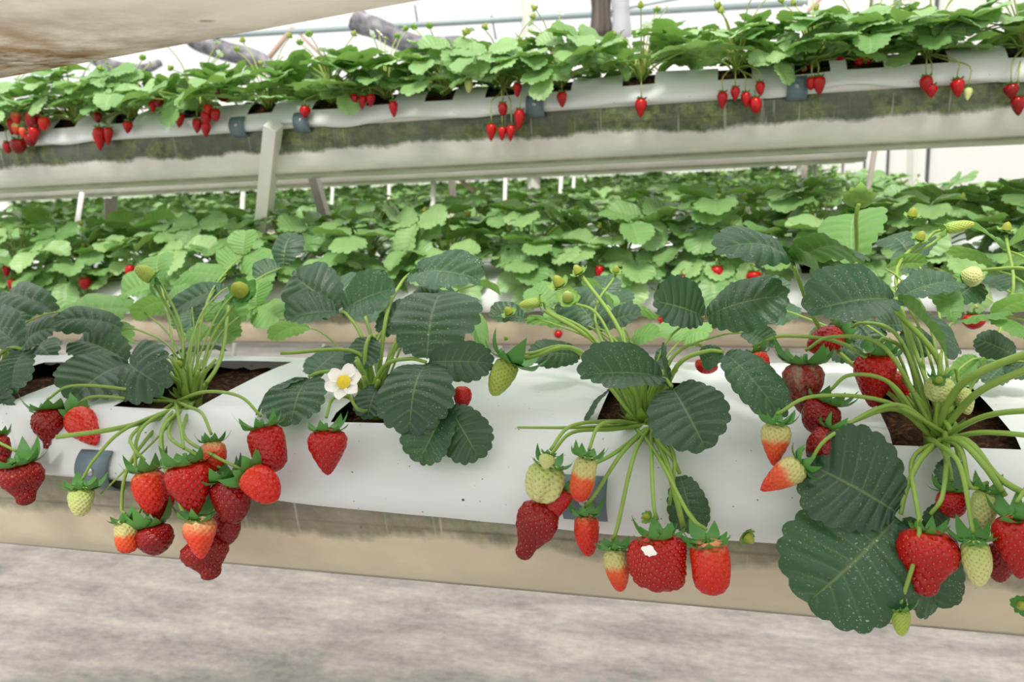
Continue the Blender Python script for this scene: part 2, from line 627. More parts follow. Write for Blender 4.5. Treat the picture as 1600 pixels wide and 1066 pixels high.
# ------------------------------------------------------------------ growing gutters
FILM = [(.300, -.034), (.292, -.012), (.278, -.002), (.24, .001), (.205, .002), (.17, .002), (.13, .001), (.10, 0), (.07, -.002), (.05, -.004), (.038, -.009),
        (.024, -.019), (.012, -.032), (.004, -.046), (-.001, -.058), (-.002, -.069), (.001, -.077), (.005, -.083)]
TROUGH = [(.015, -.055), (.012, -.075), (.013, -.09), (.016, -.107), (.021, -.125), (.028, -.143), (.036, -.157), (.046, -.166), (.06, -.170),
          (.10, -.173), (.15, -.174), (.20, -.173), (.24, -.170), (.254, -.166), (.264, -.157), (.272, -.143), (.279, -.125), (.284, -.107),
          (.287, -.09), (.288, -.075), (.285, -.04)]


def film_mesh(x0, x1, holes, step, seed, lift=0.0, rag=.004):
    xs = []
    x = x0
    while x < x1 - 1e-6:
        xs.append(x)
        x += step
    xs.append(x1)
    for a, b, *_ in holes:
        xs = [q for q in xs if abs(q - a) > step * .3 and abs(q - b) > step * .3] + [a, b]
    xs = sorted(set(xs))
    prof = list(FILM)
    ts = [p for p in prof]
    vs, fs, uv = [], [], []
    n = len(ts)
    for i, x in enumerate(xs):
        for j, (y, z) in enumerate(ts):
            k = max(0, (j - 9) / (n - 10))
            w = noise.noise(Vector((x * 5, seed * 3.1, j * .12)))
            w2 = noise.noise(Vector((x * 14, seed * 1.7, j * .25 + 9)))
            lo = k ** 2 * ((lift(x) if callable(lift) else lift) + rag * noise.noise(Vector((x * 7, seed, 3))) * 2)
            dz = (.0035 * w + .0015 * w2) * (1 - .6 * k) + lo
            dy = -.0012 * k * (w + w2)
            vs.append((x, y + dy, z + dz))
            uv.append((x, j))
    for i in range(len(xs) - 1):
        xm = (xs[i] + xs[i + 1]) / 2
        for j in range(n - 1):
            ym = (ts[j][0] + ts[j + 1][0]) / 2
            if any(a < xm < b and c < ym < d for a, b, c, d in holes):
                continue
            q = i * n + j
            fs.append((q, q + 1, q + n + 1, q + n))
    g = G()
    g.add(vs, fs, uv)
    return g


def trough_mesh(x0, x1, step, seed, wob=.004):
    nx = max(2, int((x1 - x0) / step))
    n = len(TROUGH)
    vs, fs = [], []
    for i in range(nx + 1):
        x = x0 + (x1 - x0) * i / nx
        for j, (y, z) in enumerate(TROUGH):
            w = noise.noise(Vector((x * 2.5, seed * 2.3, j * .2))) * wob
            vs.append((x, y - (w if j < 10 else -w), z + w * .5))
    for i in range(nx):
        for j in range(n - 1):
            q = i * n + j
            fs.append((q, q + n, q + n + 1, q + 1))
    for i in (0, nx):
        fs.append(tuple(i * n + j for j in range(n)))
    g = G()
    g.add(vs, fs)
    return g


def soil_mesh(x0, x1, step, seed):
    nx, ny = int((x1 - x0) / step), 16
    vs, fs = [], []
    for i in range(nx + 1):
        for j in range(ny + 1):
            x, y = x0 + (x1 - x0) * i / nx, (.022, .032)[j] if j < 2 else .045 + .225 * (j - 2) / (ny - 2)
            z = (-.06, -.034)[j] if j < 2 else -.018 + .006 * noise.noise(Vector((x * 40, y * 40, seed))) + .006 * noise.noise(Vector((x * 110, y * 110, seed)))
            vs.append((x, y, z))
    for i in range(nx):
        for j in range(ny):
            q = i * (ny + 1) + j
            fs.append((q, q + ny + 1, q + ny + 2, q + 1))
    g = G()
    g.add(vs, fs)
    return g


def clip_part(par, x, w=.036):
    g = G()
    vs, fs = [], []
    n = 10
    for side, r in ((0, .0228), (1, .0208)):
        for i in range(2):
            for k in range(n + 1):
                a = radians(205 - 150 * (k / n) + 60)
                vs.append((x + (i - .5) * w, .0145 + cos(a) * r, -.055 + sin(a) * r))
    N = n + 1
    for k in range(n):
        fs.append((k, k + 1, N + k + 1, N + k))
        fs.append((2 * N + k, 3 * N + k, 3 * N + k + 1, 2 * N + k + 1))
        fs.append((k, 2 * N + k, 2 * N + k + 1, k + 1))
        fs.append((N + k, N + k + 1, 3 * N + k + 1, 3 * N + k))
    fs.append((0, N, 3 * N, 2 * N))
    fs.append((n, 2 * N + n, 3 * N + n, N + n))
    g.add(vs, fs)
    c = link('film_clip', g.mesh('film_clip', M['clip']), par, label='blue-grey snap-on clip holding the white film to the rim')
    g = G()
    tube(g, [(x, -.0075, -.052), (x, -.0095, -.052)], .0048, .0036, 10, 1)
    tube(g, [(x, -.009, -.052), (x, -.0102, -.052)], .0018, .0014, 6, 1)
    link('screw', g.mesh('screw', M['screw']), c)


def gutter(label, Y, z, x0, x1, holes, trough='trough_low', clips=(), seed=1, detail=True, legs=(), lift=0.0, rag=.004):
    e = thing('growing_gutter', label, 'gutter', T((0, Y, z)))
    st = .02 if detail else .08
    link('trough', trough_mesh(x0, x1, .05 if detail else .2, seed).mesh('trough', M[trough]), e)
    link('plastic_film', film_mesh(x0, x1, holes, st, seed, lift, rag).mesh('plastic_film', M['film']), e)
    if holes:
        link('potting_soil', soil_mesh(x0 + .02, x1 - .02, .012 if detail else .03, seed).mesh('potting_soil', M['soil']), e, kind='stuff')
    g = G()
    tube(g, [(x0, .0185, -.055), (x1, .0185, -.055)], .0135, None, 10, 1)
    link('rim_pipe', g.mesh('rim_pipe', M['pipe_white']), e)
    for c in clips:
        clip_part(e, c)
    for lx in legs:
        g = G()
        box(g, (lx, .15, (-z - .17) / 2 - .085), (.03, .03, z - .172))
        link('support_leg', g.mesh('support_leg', M['post_white'], False), e)
    return e


LOWZ = ZC - .205
Y1, DY = .605, 1.07
YU = 1.62
UPZ = ZC + .196
R1_CROWN = {'A': (-.79, .08), 'B': (-.552, .085), 'C': (-.312, .08), 'D': (-.068, .075), 'E': (.172, .065), 'F': (.42, .08)}
holes1 = [(-.84, -.73, .046, .19), (-.602, -.507, .046, .255), (-.352, -.277, .032, .19), (-.107, -.030, .044, .165),
          (.126, .214, .032, .165), (.37, .47, .045, .165)]
clipx = [onY(148, 722, Y1).x, onY(915, 795, Y1).x]
gutter('long white-filmed growing gutter in front, beige trough over grey ground', Y1, LOWZ, -1.7, 1.1, holes1, 'trough_low', clipx, 1, legs=(-1.6, 1.0),
       lift=lambda x: .022 * min(1, max(0, (-.2 - x) / .45)), rag=.0018)

NROW = 22
ROW_END = .85
row2x = [-1.86 + .205 * i for i in range(13)]
h2 = [(x - .04, x + .04, .04, .16) for x in row2x]
gutter('second low growing gutter, white film edge just behind the front leaves', Y1 + DY, LOWZ, -2.6, ROW_END, h2, 'trough_low',
       (onY(1400, 470, Y1 + DY).x,), 2, legs=(-2.4, .8), rag=.006)

UPC = [20, 125, 215, 322, 428, 528, 612, 702, 795, 880, 1005, 1150, 1266, 1345, 1440, 1586]
upx = [onY(px, 150, YU + .075).x for px in UPC]
hu = [(x - .034, x + .028, .010, .14) for x in upx]
upclips = [onY(px, py, YU).x for px, py in ((370, 184), (470, 176), (836, 157), (1245, 146))]
gutter('raised growing gutter across the top, algae-stained trough and white film', YU, UPZ, -2.5, .85, hu, 'trough_up', upclips, 3, lift=.018, rag=.007)

# gutters further back: copies of one pair
gl = gutter('low growing gutter in the third row, mostly hidden by leaves', Y1 + 2 * DY, LOWZ, -9, ROW_END, [], 'trough_low', (), 4, False, legs=(-6, -3.5, -1, .7))
gu = gutter('raised gutter directly behind the algae-stained one, pale underside showing', YU + DY, UPZ - .018, -7, .42, [], 'trough_up', (), 5, False)


def copy_tree(o, mw, label=None, group=None):
    c = o.copy()
    COL.objects.link(c)
    c.matrix_basis = mw
    if label:
        c['label'] = label
    if group:
        c['group'] = group
    for ch in o.children:
        d = ch.copy()
        COL.objects.link(d)
        d.parent = c
        for h in ch.children:
            k = h.copy()
            COL.objects.link(k)
            k.parent = d
    return c


for k in range(3, NROW):
    c = copy_tree(gl, T((-.3 * max(0, k - 4), Y1 + k * DY, LOWZ)) @ Matrix.Diagonal((1 + .12 * (k - 3), 1, 1, 1)),
                  'low growing gutter deep in the back rows under the foliage', 'low gutters of the back rows')
    for ch in list(c.children):
        if ch.name.startswith('support_leg'):
            bpy.data.objects.remove(ch)
for k in range(2, 9):
    copy_tree(gu, T((0, YU + k * DY, UPZ - .02)) @ Matrix.Diagonal((1 + .15 * k, 1, 1, 1)), 'raised gutter in the back rows, only its underside in view', 'raised gutters of the back rows')

# raised gutter close overhead, seen from below at the top left
zo = ZC + .10
a, b = onZ(0, 125, zo), onZ(690, 0, zo)
d = (b - a).normalized()
ang = atan2(d.y, d.x)
go = thing('growing_gutter', 'blurred stained underside of a gutter close overhead, top left corner', 'gutter',
           T(b) @ Matrix.Rotation(ang, 4, 'Z') @ T((0, -.262, .166)))
g = trough_mesh(-1.0, .95, .05, 9)
link('trough', g.mesh('trough', M['trough_over']), go)
link('plastic_film', film_mesh(-1.0, .95, [], .05, 9).mesh('plastic_film', M['clear_film']), go)
g = G()
tube(g, [(-1.0, .0185, -.055), (.95, .0185, -.055)], .0165, None, 10, 1)
link('rim_pipe', g.mesh('rim_pipe', M['pipe_white']), go)


# ------------------------------------------------------------------ posts, pipes, nets
def bar(name, label, cat, p0, p1, wpx, mat, square=True, group=None):
    """upright or pipe between two world points, width given in photo pixels"""
    w = wpx * mpp((p0 + p1) / 2)
    g = G()
    q = p1 - p0
    if square:
        tube(g, [Vector((0, 0, 0)), q], w * .707, None, 4, 1)
        o = link(name, g.mesh(name, M[mat], False), None, T(p0), label=label, category=cat)
    else:
        tube(g, [Vector((0, 0, 0)), q], w / 2, None, 10, 1)
        o = link(name, g.mesh(name, M[mat]), None, T(p0), label=label, category=cat)
    if group:
        o['group'] = group
    return o


def post(px0, py0, px1, py1, Y, w, mat, label, down=1.0, square=True, top=None):
    """a post seen from (px0,py0) down to (px1,py1); carried on down to the ground"""
    a, b = onY(px0, py0, Y), onY(px1, py1, Y)
    d = (b - a) / (a.z - b.z)
    if Y < 2.2:                      # these stand on the second low gutter
        f = (424 - py0) / (py1 - py0)
        b = onZ(px0 + (px1 - px0) * f, 424, LOWZ)
    else:
        b = a + d * a.z
    if top:
        a = a - d * top
    return bar('support_post', label, 'post', a, b, w, mat, square)


post(427, 196, 413, 333, YU - .03, 20, 'post_white', 'white square post leaning in front of the algae-stained gutter')
post(490, 275, 508, 340, YU + .36, 14, 'post_grey', 'dull grey post leaning right, just right of the white square post')
post(128, 303, 122, 340, YU + .5, 8, 'post_white', 'thin white pole under the left end of the raised gutter', square=False)
post(173, 312, 173, 345, YU + .32, 17, 'post_grey', 'broad grey post beside the thin white pole at left')
post(678, 262, 676, 328, YU + DY + .1, 8, 'post_white', 'white pole standing between the rows near the picture centre', square=False)
post(705, 277, 708, 312, YU + DY + .5, 8, 'post_grey', 'narrow grey post right of the central white pole')
post(790, 274, 789, 306, YU + 2 * DY, 6, 'post_white', 'thin white pole left of the broad white column', square=False)
post(608, 288, 608, 304, YU + 3 * DY, 5, 'post_white', 'tiny white pole far back left of the central white pole', square=False)
post(520, 292, 519, 310, YU + 2 * DY, 5, 'post_white', 'tiny white pole right of the leaning grey post', square=False)
post(380, 300, 379, 318, YU + 2 * DY, 7, 'post_white', 'short white pole left of the white square post', square=False)
post(877, 276, 876, 294, YU + 3 * DY, 6, 'post_white', 'thin white pole right of the broad white column', square=False)
post(897, 276, 896, 292, YU + 4 * DY, 5, 'post_white', 'second thin white pole right of the broad white column', square=False)
post(914, 278, 913, 290, YU + 5 * DY, 4, 'post_white', 'third thin white pole right of the broad white column', square=False)
post(1366, 238, 1356, 300, YU + DY + .3, 8, 'post_grey', 'grey pole leaning left under the right end of the raised gutter', square=False, top=.03)
post(1426, 236, 1425, 306, 5.2, 12, 'post_white', 'broad pale post against the right wall', top=1.2)
post(1259, 252, 1255, 292, 4.2, 8, 'post_grey', 'grey pole behind the right end of the pale gutter', square=False, top=.1)
post(1273, 250, 1273, 296, 4.0, 7, 'post_white', 'white pole beside the grey pole at the row ends', square=False, top=.1)
a, b = onY(822, 0, 6.0), onY(835, 300, 6.0)
bar('support_post', 'broad white column rising behind the raised plants', 'post', Vector((a.x, 6, ZC + 2.6)), Vector((b.x, 6, 0)), 15, 'post_white')
a, b = onY(711, 273, 3.9), onY(743, 302, 3.9)
bar('brace', 'short pale diagonal brace under the raised gutters near the centre', 'brace', a, b, 7, 'pipe_beige', False)
# roof steel
a, b = onY(90, 70, 6.0), onY(1262, 4, 6.0)
bar('steel_pipe', 'long bluish grey pipe running below the roof', 'pipe', a, b, 9, 'pipe_blue', False)
a, b = onY(930, 22, 5.6), onY(1080, -6, 5.6)
bar('steel_pipe', 'thin light pipe slanting up from the dark hanging cloth', 'pipe', a, b, 4, 'pipe_blue', False)
a, b = onY(457, 44, 6.0), onY(398, 118, 6.0)
bar('brace', 'pinkish diagonal brace falling left from the bluish pipe', 'brace', a, b, 8, 'pipe_beige', False)
a, b = onY(459, 44, 6.0), onY(512, 96, 6.0)
bar('brace', 'thin pinkish brace falling right from the bluish pipe', 'brace', a, b, 4.5, 'pipe_beige', False)
a, b = onY(1258, -20, 6.0), onY(1250, 110, 6.0)
bar('support_post', 'white upright at the right end of the bluish pipe', 'post', a, Vector((b.x, b.y, 0)), 8, 'post_white', False)
a, b = onY(1292, -12, 6.0), onY(1228, 52, 6.0)
bar('brace', 'pale brace crossing the white upright at top right', 'brace', a, b, 6, 'pipe_beige', False)
for i, (x0, y0, x1, y1, s) in enumerate(((648, 8, 652, 34, 'short hook wire above the rolled grey net'), (768, 24, 775, 62, 'thin wire hanging right of the rolled grey net'))):
    bar('hanging_wire', s, 'wire', onY(x0, y0, 6.0), onY(x1, y1, 6.0), 2.2, 'black_wire', False)


def net_roll(label, pix, Y, r0, seed):
    """sagging roll of shade net with folds"""
    P = spline([onY(x, y, Y) for x, y in pix], 7)
    k = mpp(P[len(P) // 2])
    g = G()
    seg = 18
    vs, fs = [], []
    N = len(P)
    c0 = P[0].copy()
    for i, p in enumerate(P):
        t = (P[min(i + 1, N - 1)] - P[max(0, i - 1)]).normalized()
        s = t.cross(Vector((0, 1, 0))).normalized()
        q = t.cross(s)
        f = i / (N - 1)
        r = r0 * k * (1 - .5 * f ** 2)
        for a in range(seg):
            th = 2 * pi * a / seg
            rr = r * (1 + .22 * noise.noise(Vector((cos(th) * 2.2, sin(th) * 2.2, f * 2 + seed))) + .1 * (a % 2))
            vs.append(p + s * cos(th) * rr + q * sin(th) * rr - c0)
    for i in range(N - 1):
        for a in range(seg):
            b = (a + 1) % seg
            fs.append((i * seg + a, i * seg + b, (i + 1) * seg + b, (i + 1) * seg + a))
    fs.append(tuple(range(seg)))
    fs.append(tuple((N - 1) * seg + a for a in range(seg)))
    g.add(vs, fs)
    link('shade_net_roll', g.mesh('shade_net_roll', M['net']), None, T(c0), label=label, category='shade net')


net_roll('rolled grey shade net sagging from the bluish pipe', [(556, 30), (566, 36), (594, 46), (624, 62), (662, 72), (722, 66)], 6.0, 17, 1)
net_roll('darker grey net bundle drooping left of the pinkish braces', [(300, 56), (318, 66), (355, 80), (400, 92), (440, 116), (474, 122)], 6.0, 15, 4)
net_roll('small dark net bundle under the stained overhead gutter', [(128, 68), (140, 84), (165, 100), (195, 107), (225, 108), (250, 98)], 6.0, 10, 7)


def hanging(label, name, x0, x1, ytop, ybot, Y, mat, seed, cat):
    a, b = onY(x0, ytop, Y), onY(x1, ytop, Y)
    zb = onY(x0, ybot, Y).z
    g = G()
    n, mrow = 22, 6
    vs, fs = [], []
    w = b.x - a.x
    for j in range(mrow + 1):
        f = j / mrow
        sq = 1 - .16 * sin(pi * min(1, f * 1.2))
        for i in range(n):
            th = 2 * pi * i / n
            rr = 1 + .16 * (1 if i % 2 else -1) + .1 * noise.noise(Vector((i * .9, f * 2, seed)))
            vs.append((cos(th) * w / 2 * sq * rr, sin(th) * w / 3 * sq * rr, (zb - a.z) * f))
    for j in range(mrow):
        for i in range(n):
            k = (i + 1) % n
            fs.append((j * n + i, j * n + k, (j + 1) * n + k, (j + 1) * n + i))
    fs.append(tuple(range(n)))
    fs.append(tuple(mrow * n + i for i in range(n)))
    g.add(vs, fs)
    link(name, g.mesh(name, M[mat]), None, T(Vector(((a.x + b.x) / 2, Y, a.z))), label=label, category=cat)


hanging('brown-grey cloth bundle hanging from the roof behind the raised plants', 'hanging_cloth', 923, 954, -14, 58, 5.6, 'cloth', 2, 'cloth')
hanging('milky plastic sheet gathered beside the brown-grey cloth', 'plastic_sheet', 956, 984, -14, 60, 5.6, 'clear_film', 5, 'plastic sheet')
for (x0, x1, yb, Y, lab) in ((1113, 1120, 289, 32.8, 'small red cloth hanging far back at the row ends'), (1126, 1131, 288, 32.8, 'narrow pinkish red cloth right of the red cloth far back')):
    hanging(lab, 'red_cloth', x0, x1, 273, yb, Y, 'red_cloth', x0, 'cloth')

#@@PLANTS
# ------------------------------------------------------------------ strawberries
PROF = {
    'cone': [(0, .30), (.03, .58), (.1, .85), (.22, 1), (.4, .95), (.6, .74), (.78, .50), (.9, .30), (.97, .16), (1, 0)],
    'round': [(0, .3), (.04, .62), (.14, .9), (.34, 1), (.56, .96), (.76, .76), (.9, .5), (.97, .26), (1, 0)],
    'long': [(0, .35), (.04, .64), (.14, .92), (.34, 1), (.58, .88), (.78, .68), (.9, .48), (.97, .26), (1, 0)],
    'nub': [(0, .3), (.03, .6), (.12, .9), (.28, 1), (.46, .88), (.6, .62), (.72, .44), (.84, .40), (.93, .32), (.98, .18), (1, 0)],
    'blunt': [(0, .45), (.04, .72), (.14, .95), (.36, 1), (.62, .97), (.82, .86), (.93, .62), (.98, .34), (1, 0)],
    'knobbed': [(0, .4), (.05, .72), (.18, .95), (.4, 1), (.66, .92), (.85, .72), (.95, .44), (.985, .24), (1, 0)],
}


def prof(P, t):
    for (a, x), (b, y) in zip(P[:-1], P[1:]):
        if a <= t <= b:
            f = (t - a) / (b - a)
            return x + (y - x) * (f * f * (3 - 2 * f) * .35 + f * .65)
    return 0


def berry_meshes(shape, seed, nu=64, nt=52, nseed=150, flat=1.0, lobes=0, lob=.0):
    """unit fruit: radius .5 in x, length 1 down -z; returns (flesh geometry, seed geometry)"""
    rnd = random.Random(seed)
    P = PROF[shape]
    bend = rnd.uniform(-.08, .08)

    def surf(t, th):
        r = .5 * prof(P, t)
        lump = 1 + .09 * noise.noise(Vector((cos(th) * 1.4, sin(th) * 1.4, t * 2.2 + seed * 5.3)))
        if lobes:
            lump *= 1 + lob * t * cos(lobes * th)
        x = cos(th) * r * lump + bend * sin(pi * t) * .6
        y = sin(th) * r * lump * flat
        z = -t
        if lobes:
            z = -t * (1 + .12 * cos(lobes * th) * (1 - abs(2 * t - 1.2)) * .6)
        return Vector((x, y, z))
    seeds = []
    k = 0
    tt = 0.05
    # equal-area spacing down the fruit
    area = [prof(P, (i + .5) / 60) for i in range(60)]
    tot = sum(area)
    acc = 0
    cum = []
    for a_ in area:
        acc += a_ / tot
        cum.append(acc)
    for s in range(nseed):
        q = (s + .5) / nseed
        i = next(i for i, c_ in enumerate(cum) if c_ >= q - 1e-9)
        t = (i + (q - (cum[i - 1] if i else 0)) / (area[i] / tot)) / 60
        seeds.append((t, (s * 2.399963) % (2 * pi)))
    SP = [surf(t, th) for t, th in seeds]
    sig = .036
    grid = {}
    for i, p in enumerate(SP):
        grid.setdefault(tuple(int(math.floor(c_ / .12)) for c_ in p), []).append(i)
    g = G()
    vs, fs = [], []
    for j in range(nt + 1):
        t = .5 - .5 * cos(pi * j / nt)
        t = .55 * t + .45 * j / nt
        for i in range(nu):
            th = 2 * pi * i / nu
            p = surf(t, th)
            c_ = tuple(int(math.floor(q / .12)) for q in p)
            dmin = 9
            for dx in (-1, 0, 1):
                for dy in (-1, 0, 1):
                    for dz in (-1, 0, 1):
                        for m_ in grid.get((c_[0] + dx, c_[1] + dy, c_[2] + dz), ()):
                            dd = (SP[m_] - p).length
                            if dd < dmin:
                                dmin = dd
            out = Vector((p.x, p.y * .8, (p.z + .4) * .4))
            out = out.normalized() if out.length > 1e-6 else Vector((0, 0, -1))
            p = p + out * (-.066 * exp(-(dmin / sig) ** 2) + .016)
            vs.append(p)
    for j in range(nt):
        for i in range(nu):
            k = (i + 1) % nu
            fs.append((j * nu + i, (j + 1) * nu + i, (j + 1) * nu + k, j * nu + k))
    fs.append(tuple(range(nu)))
    g.add(vs, fs)
    s = G()
    for (t, th), p in zip(seeds, SP):
        if t < .03 or t > .985:
            continue
        e = .004
        tz = (surf(min(1, t + e), th) - surf(max(0, t - e), th)).normalized()
        tx = (surf(t, th + .02) - surf(t, th - .02)).normalized()
        nn = tx.cross(tz)
        if nn.dot(Vector((p.x, p.y, 0))) < 0:
            nn = -nn
        p = p - nn * .022
        a, b, c_ = .019, .012, .010
        s.add([p + tz * a, p - tz * a, p + tx * b, p - tx * b, p + nn * c_],
              [(0, 2, 4), (2, 1, 4), (1, 3, 4), (3, 0, 4)])
    return g, s


BSHAPE = {}
for i, (nm, sh, fl, lo, lb, ns) in enumerate([('cone', 'cone', 1, 0, 0, 150), ('round', 'round', 1, 0, 0, 140), ('long', 'long', 1, 0, 0, 150),
                                              ('nub', 'nub', .9, 0, 0, 150), ('blunt', 'blunt', 1, 0, 0, 150), ('wide', 'blunt', .62, 5, .07, 260),
                                              ('shoulder', 'nub', .8, 2, .1, 160), ('knob', 'knobbed', .8, 5, .16, 120)]):
    gg, ss = berry_meshes(sh, i + 1, 84 if nm == 'wide' else 64, 52, ns, fl, lo, lb)
    BSHAPE[nm] = (gg, ss, {}, {})


def bmesh_for(shape, ripe):
    gg, ss, a, b = BSHAPE[shape]
    if ripe not in a:
        a[ripe] = gg.mesh('flesh', BM[ripe])
        sm = 'seed_green' if ripe in ('pale', 'green') else 'seed'
        b[ripe] = ss.mesh('seeds', M[sm], False)
    return a[ripe], b[ripe]


def sepal_mesh(mat, curl):
    g = G()
    vs, fs, uv = [], [], []
    n = 7
    for j in range(n + 1):
        t = j / n
        w = .27 * (sin(pi * (t * .86 + .12)) ** .9) * (1 - .25 * t ** 3) if t < 1 else 0
        y = sin(min(t * 1.2, 1.2) * .9) * .95 if curl > 0 else t * .95
        z = curl * t ** 2 * .9 - .12 * sin(pi * t)
        for i in (-1, -.5, 0, .5, 1):
            vs.append((w * i, y, z + .07 * abs(i) * (1 - t)))
            uv.append((abs(i), t))
    for j in range(n):
        for i in range(4):
            q = j * 5 + i
            fs.append((q, q + 1, q + 6, q + 5))
    return g.add(vs, fs, uv)


SEP = {(mt, k): sepal_mesh(mt, c_).mesh('sepal', M[mt]) for mt in ('sepal', 'sepal_light') for k, c_ in enumerate((.55, .25, -.25, .8))}
gh = G()
tube(gh, [(0, 0, -.10), (0, 0, .0), (0, 0, .10), (0, 0, .42)], .17, .09, 8, 2)
HUB = {mt: gh.mesh('calyx', M[mt]) for mt in ('sepal', 'sepal_light')}


def calyx_joined(mat):
    g = G()
    gs = sepal_mesh(mat, .3)
    for k in range(8):
        R = Matrix.Rotation(2 * pi * k / 8 + .2 * (k % 2), 4, 'Z')
        g.add([R @ p for p in gs.v], gs.f, gs.uv)
    g.add(gh.v, gh.f)
    return g.mesh('calyx', M[mat])


CALJ = {mt: calyx_joined(mt) for mt in ('sepal', 'sepal_light')}
FLESH_LO = {}


def flesh_lo(shape, ripe):
    if (shape, ripe) not in FLESH_LO:
        gg, _ = berry_meshes(shape if shape in PROF else 'cone', 11, 16, 12, 40)
        FLESH_LO[(shape, ripe)] = gg.mesh('flesh', BM[ripe])
    return FLESH_LO[(shape, ripe)]


def berry(label, top, tip, wpx, shape='cone', ripe='red', fine=True, group=None, calyx=1, seed=0, roll=None):
    """one strawberry: Empty under the calyx > flesh, seeds, calyx > sepal"""
    rnd = random.Random(seed)
    ax = (top - tip)
    L = ax.length
    z = ax.normalized()
    view = Vector((0, 0, ZC)) - top
    x = view.cross(z)
    x = x.normalized()
    y = z.cross(x)
    R = Matrix((x, y, z)).transposed().to_4x4()
    if roll is None:
        roll = 0 if shape in ('wide', 'shoulder', 'nub', 'knob') else rnd.uniform(0, 6.28)
    R = T(top) @ R
    e = thing('strawberry', label, 'strawberry', R, group)
    w = wpx * mpp(top)
    S = Matrix.Rotation(roll, 4, 'Z') @ Matrix.Diagonal((w, w, L, 1))
    if fine:
        a, b = bmesh_for(shape, ripe)
        link('flesh', a, e, S)
        link('seeds', b, e, S, kind='stuff')
    else:
        link('flesh', flesh_lo(shape, ripe), e, S)
    if calyx:
        cs = calyx * w * .62
        mt = 'sepal_light' if ripe == 'green' and wpx < 24 else 'sepal'
        if fine:
            h = link('calyx', HUB[mt], e, T((0, 0, -.01 * L)) @ Matrix.Diagonal((cs * .8, cs * .8, cs * .8, 1)))
            n = 9 if wpx > 30 else 7
            k0 = rnd.random()
            for k in range(n):
                s = 1.6 * rnd.uniform(.8, 1.15)
                link('sepal', SEP[(mt, rnd.choice((0, 1, 3, 1)))], h,
                     Matrix.Rotation(2 * pi * (k + k0) / n + rnd.uniform(-.12, .12), 4, 'Z') @ T((0, .1, .02)) @ Matrix.Diagonal((s, s, s, 1)))
        else:
            link('calyx', CALJ[mt], e, Matrix.Diagonal((cs, cs, cs, 1)))
    return e, R @ Vector((0, 0, .3 * w))


# ------------------------------------------------------------------ front row: five plants whose leaves are set one by one
class PLANT:
    def __init__(s, label, crown):
        s.c = crown
        s.e = thing('strawberry_plant', label, 'strawberry plant', T(crown), 'strawberry plants of the front row')

    def rel(s, p):
        return p - s.c

    def stem(s, pts, r0, r1, name='fruit_stem', mat='stem'):
        g = G()
        tube(g, [s.rel(p) for p in pts], r0, r1, 7, 6)
        return link(name, g.mesh(name, M[mat]), s.e)

    def leaf(s, J, Yj, lets, young=False, pet=True, ctrl=None, thin=False):
        j = onY(J[0], J[1], Yj)
        g = G()
        c0 = s.c + Vector((random.uniform(-.012, .012), random.uniform(-.01, .01), .004))
        if pet:
            up = max(.012, (j.z - c0.z) * .55)
            if ctrl:
                mids = [onY(*q) for q in ctrl]
            else:
                mids = [c0.lerp(j, .35) + Vector((0, 0, up * .45 + .012)), c0.lerp(j, .75) + Vector((0, 0, up * .22 + .008))]
            tube(g, [s.rel(p) for p in [c0] + mids + [j]], .0012 if thin else .0024, .0010 if thin else .0016, 7, 5)
        else:
            tube(g, [s.rel(j), s.rel(j) + Vector((0, .004, -.006))], .0017, .0015, 6, 2)
        lf = link('leaf', g.mesh('leaf', M['stem']), s.e)
        for k, (tx, ty, Yt, wpx, hint) in enumerate(lets):
            tp = onY(tx, ty, Yt)
            B = j + (tp - j) * .04
            w = wpx * 1.1 * mpp((j + tp) / 2)
            v = random.randrange(5)
            mw = frame(B, tp, hint, w)
            link('leaflet', HI[v][1 if young else 0], lf, T(-s.c) @ mw)
        return lf

    def crown(s, n=9, seed=0, spread=.022, h=.03):
        rnd = random.Random(seed)
        g = G()
        for k in range(n):
            a = 2 * pi * k / n + rnd.uniform(-.3, .3)
            rr = rnd.uniform(.5, 1.2) * spread
            hh = rnd.uniform(.6, 1.3) * h
            p0 = Vector((cos(a) * .005, sin(a) * .005, -.016))
            tube(g, [p0, Vector((cos(a) * rr * .4, sin(a) * rr * .4, hh * .5)), Vector((cos(a) * rr, sin(a) * rr, hh))], .0033, .0018, 7, 3)
            # stipule blade
            R = Matrix.Rotation(a, 4, 'Z') @ T((0, .006, 0)) @ Matrix.Rotation(radians(rnd.uniform(30, 70)), 4, 'X') @ Matrix.Diagonal((.017, .026, .014, 1))
            gs = sepal_mesh('sepal_light', .2)
            g.add([R @ p for p in gs.v], gs.f, gs.uv)
        link('crown', g.mesh('crown', M['stem']), s.e)


def px3(x, y, Y):
    return onY(x, y, Y)


CR = {}
for k, (px, py, Y, lab) in {
    'A': (2, 612, .70, 'strawberry plant cut off by the left edge of the front row'),
    'B': (300, 626, .70, 'front strawberry plant with the big cluster of red fruit hanging below it'),
    'C': (585, 640, .69, 'front strawberry plant with one open white flower'),
    'D': (1003, 660, .675, 'front strawberry plant whose fruit hangs on long straight stems at centre right'),
    'E': (1462, 682, .66, 'front strawberry plant at right with thick stems and huge drooping dark leaf'),
    'F': (1690, 640, .70, 'front strawberry plant beyond the right edge, only leaves and stems showing')}.items():
    c = onY(px, py, Y)
    c.z = min(c.z, LOWZ + .012)
    CR[k] = PLANT(lab, c)
    CR[k].crown(10 if k != 'E' else 5, ord(k), .026, .042)

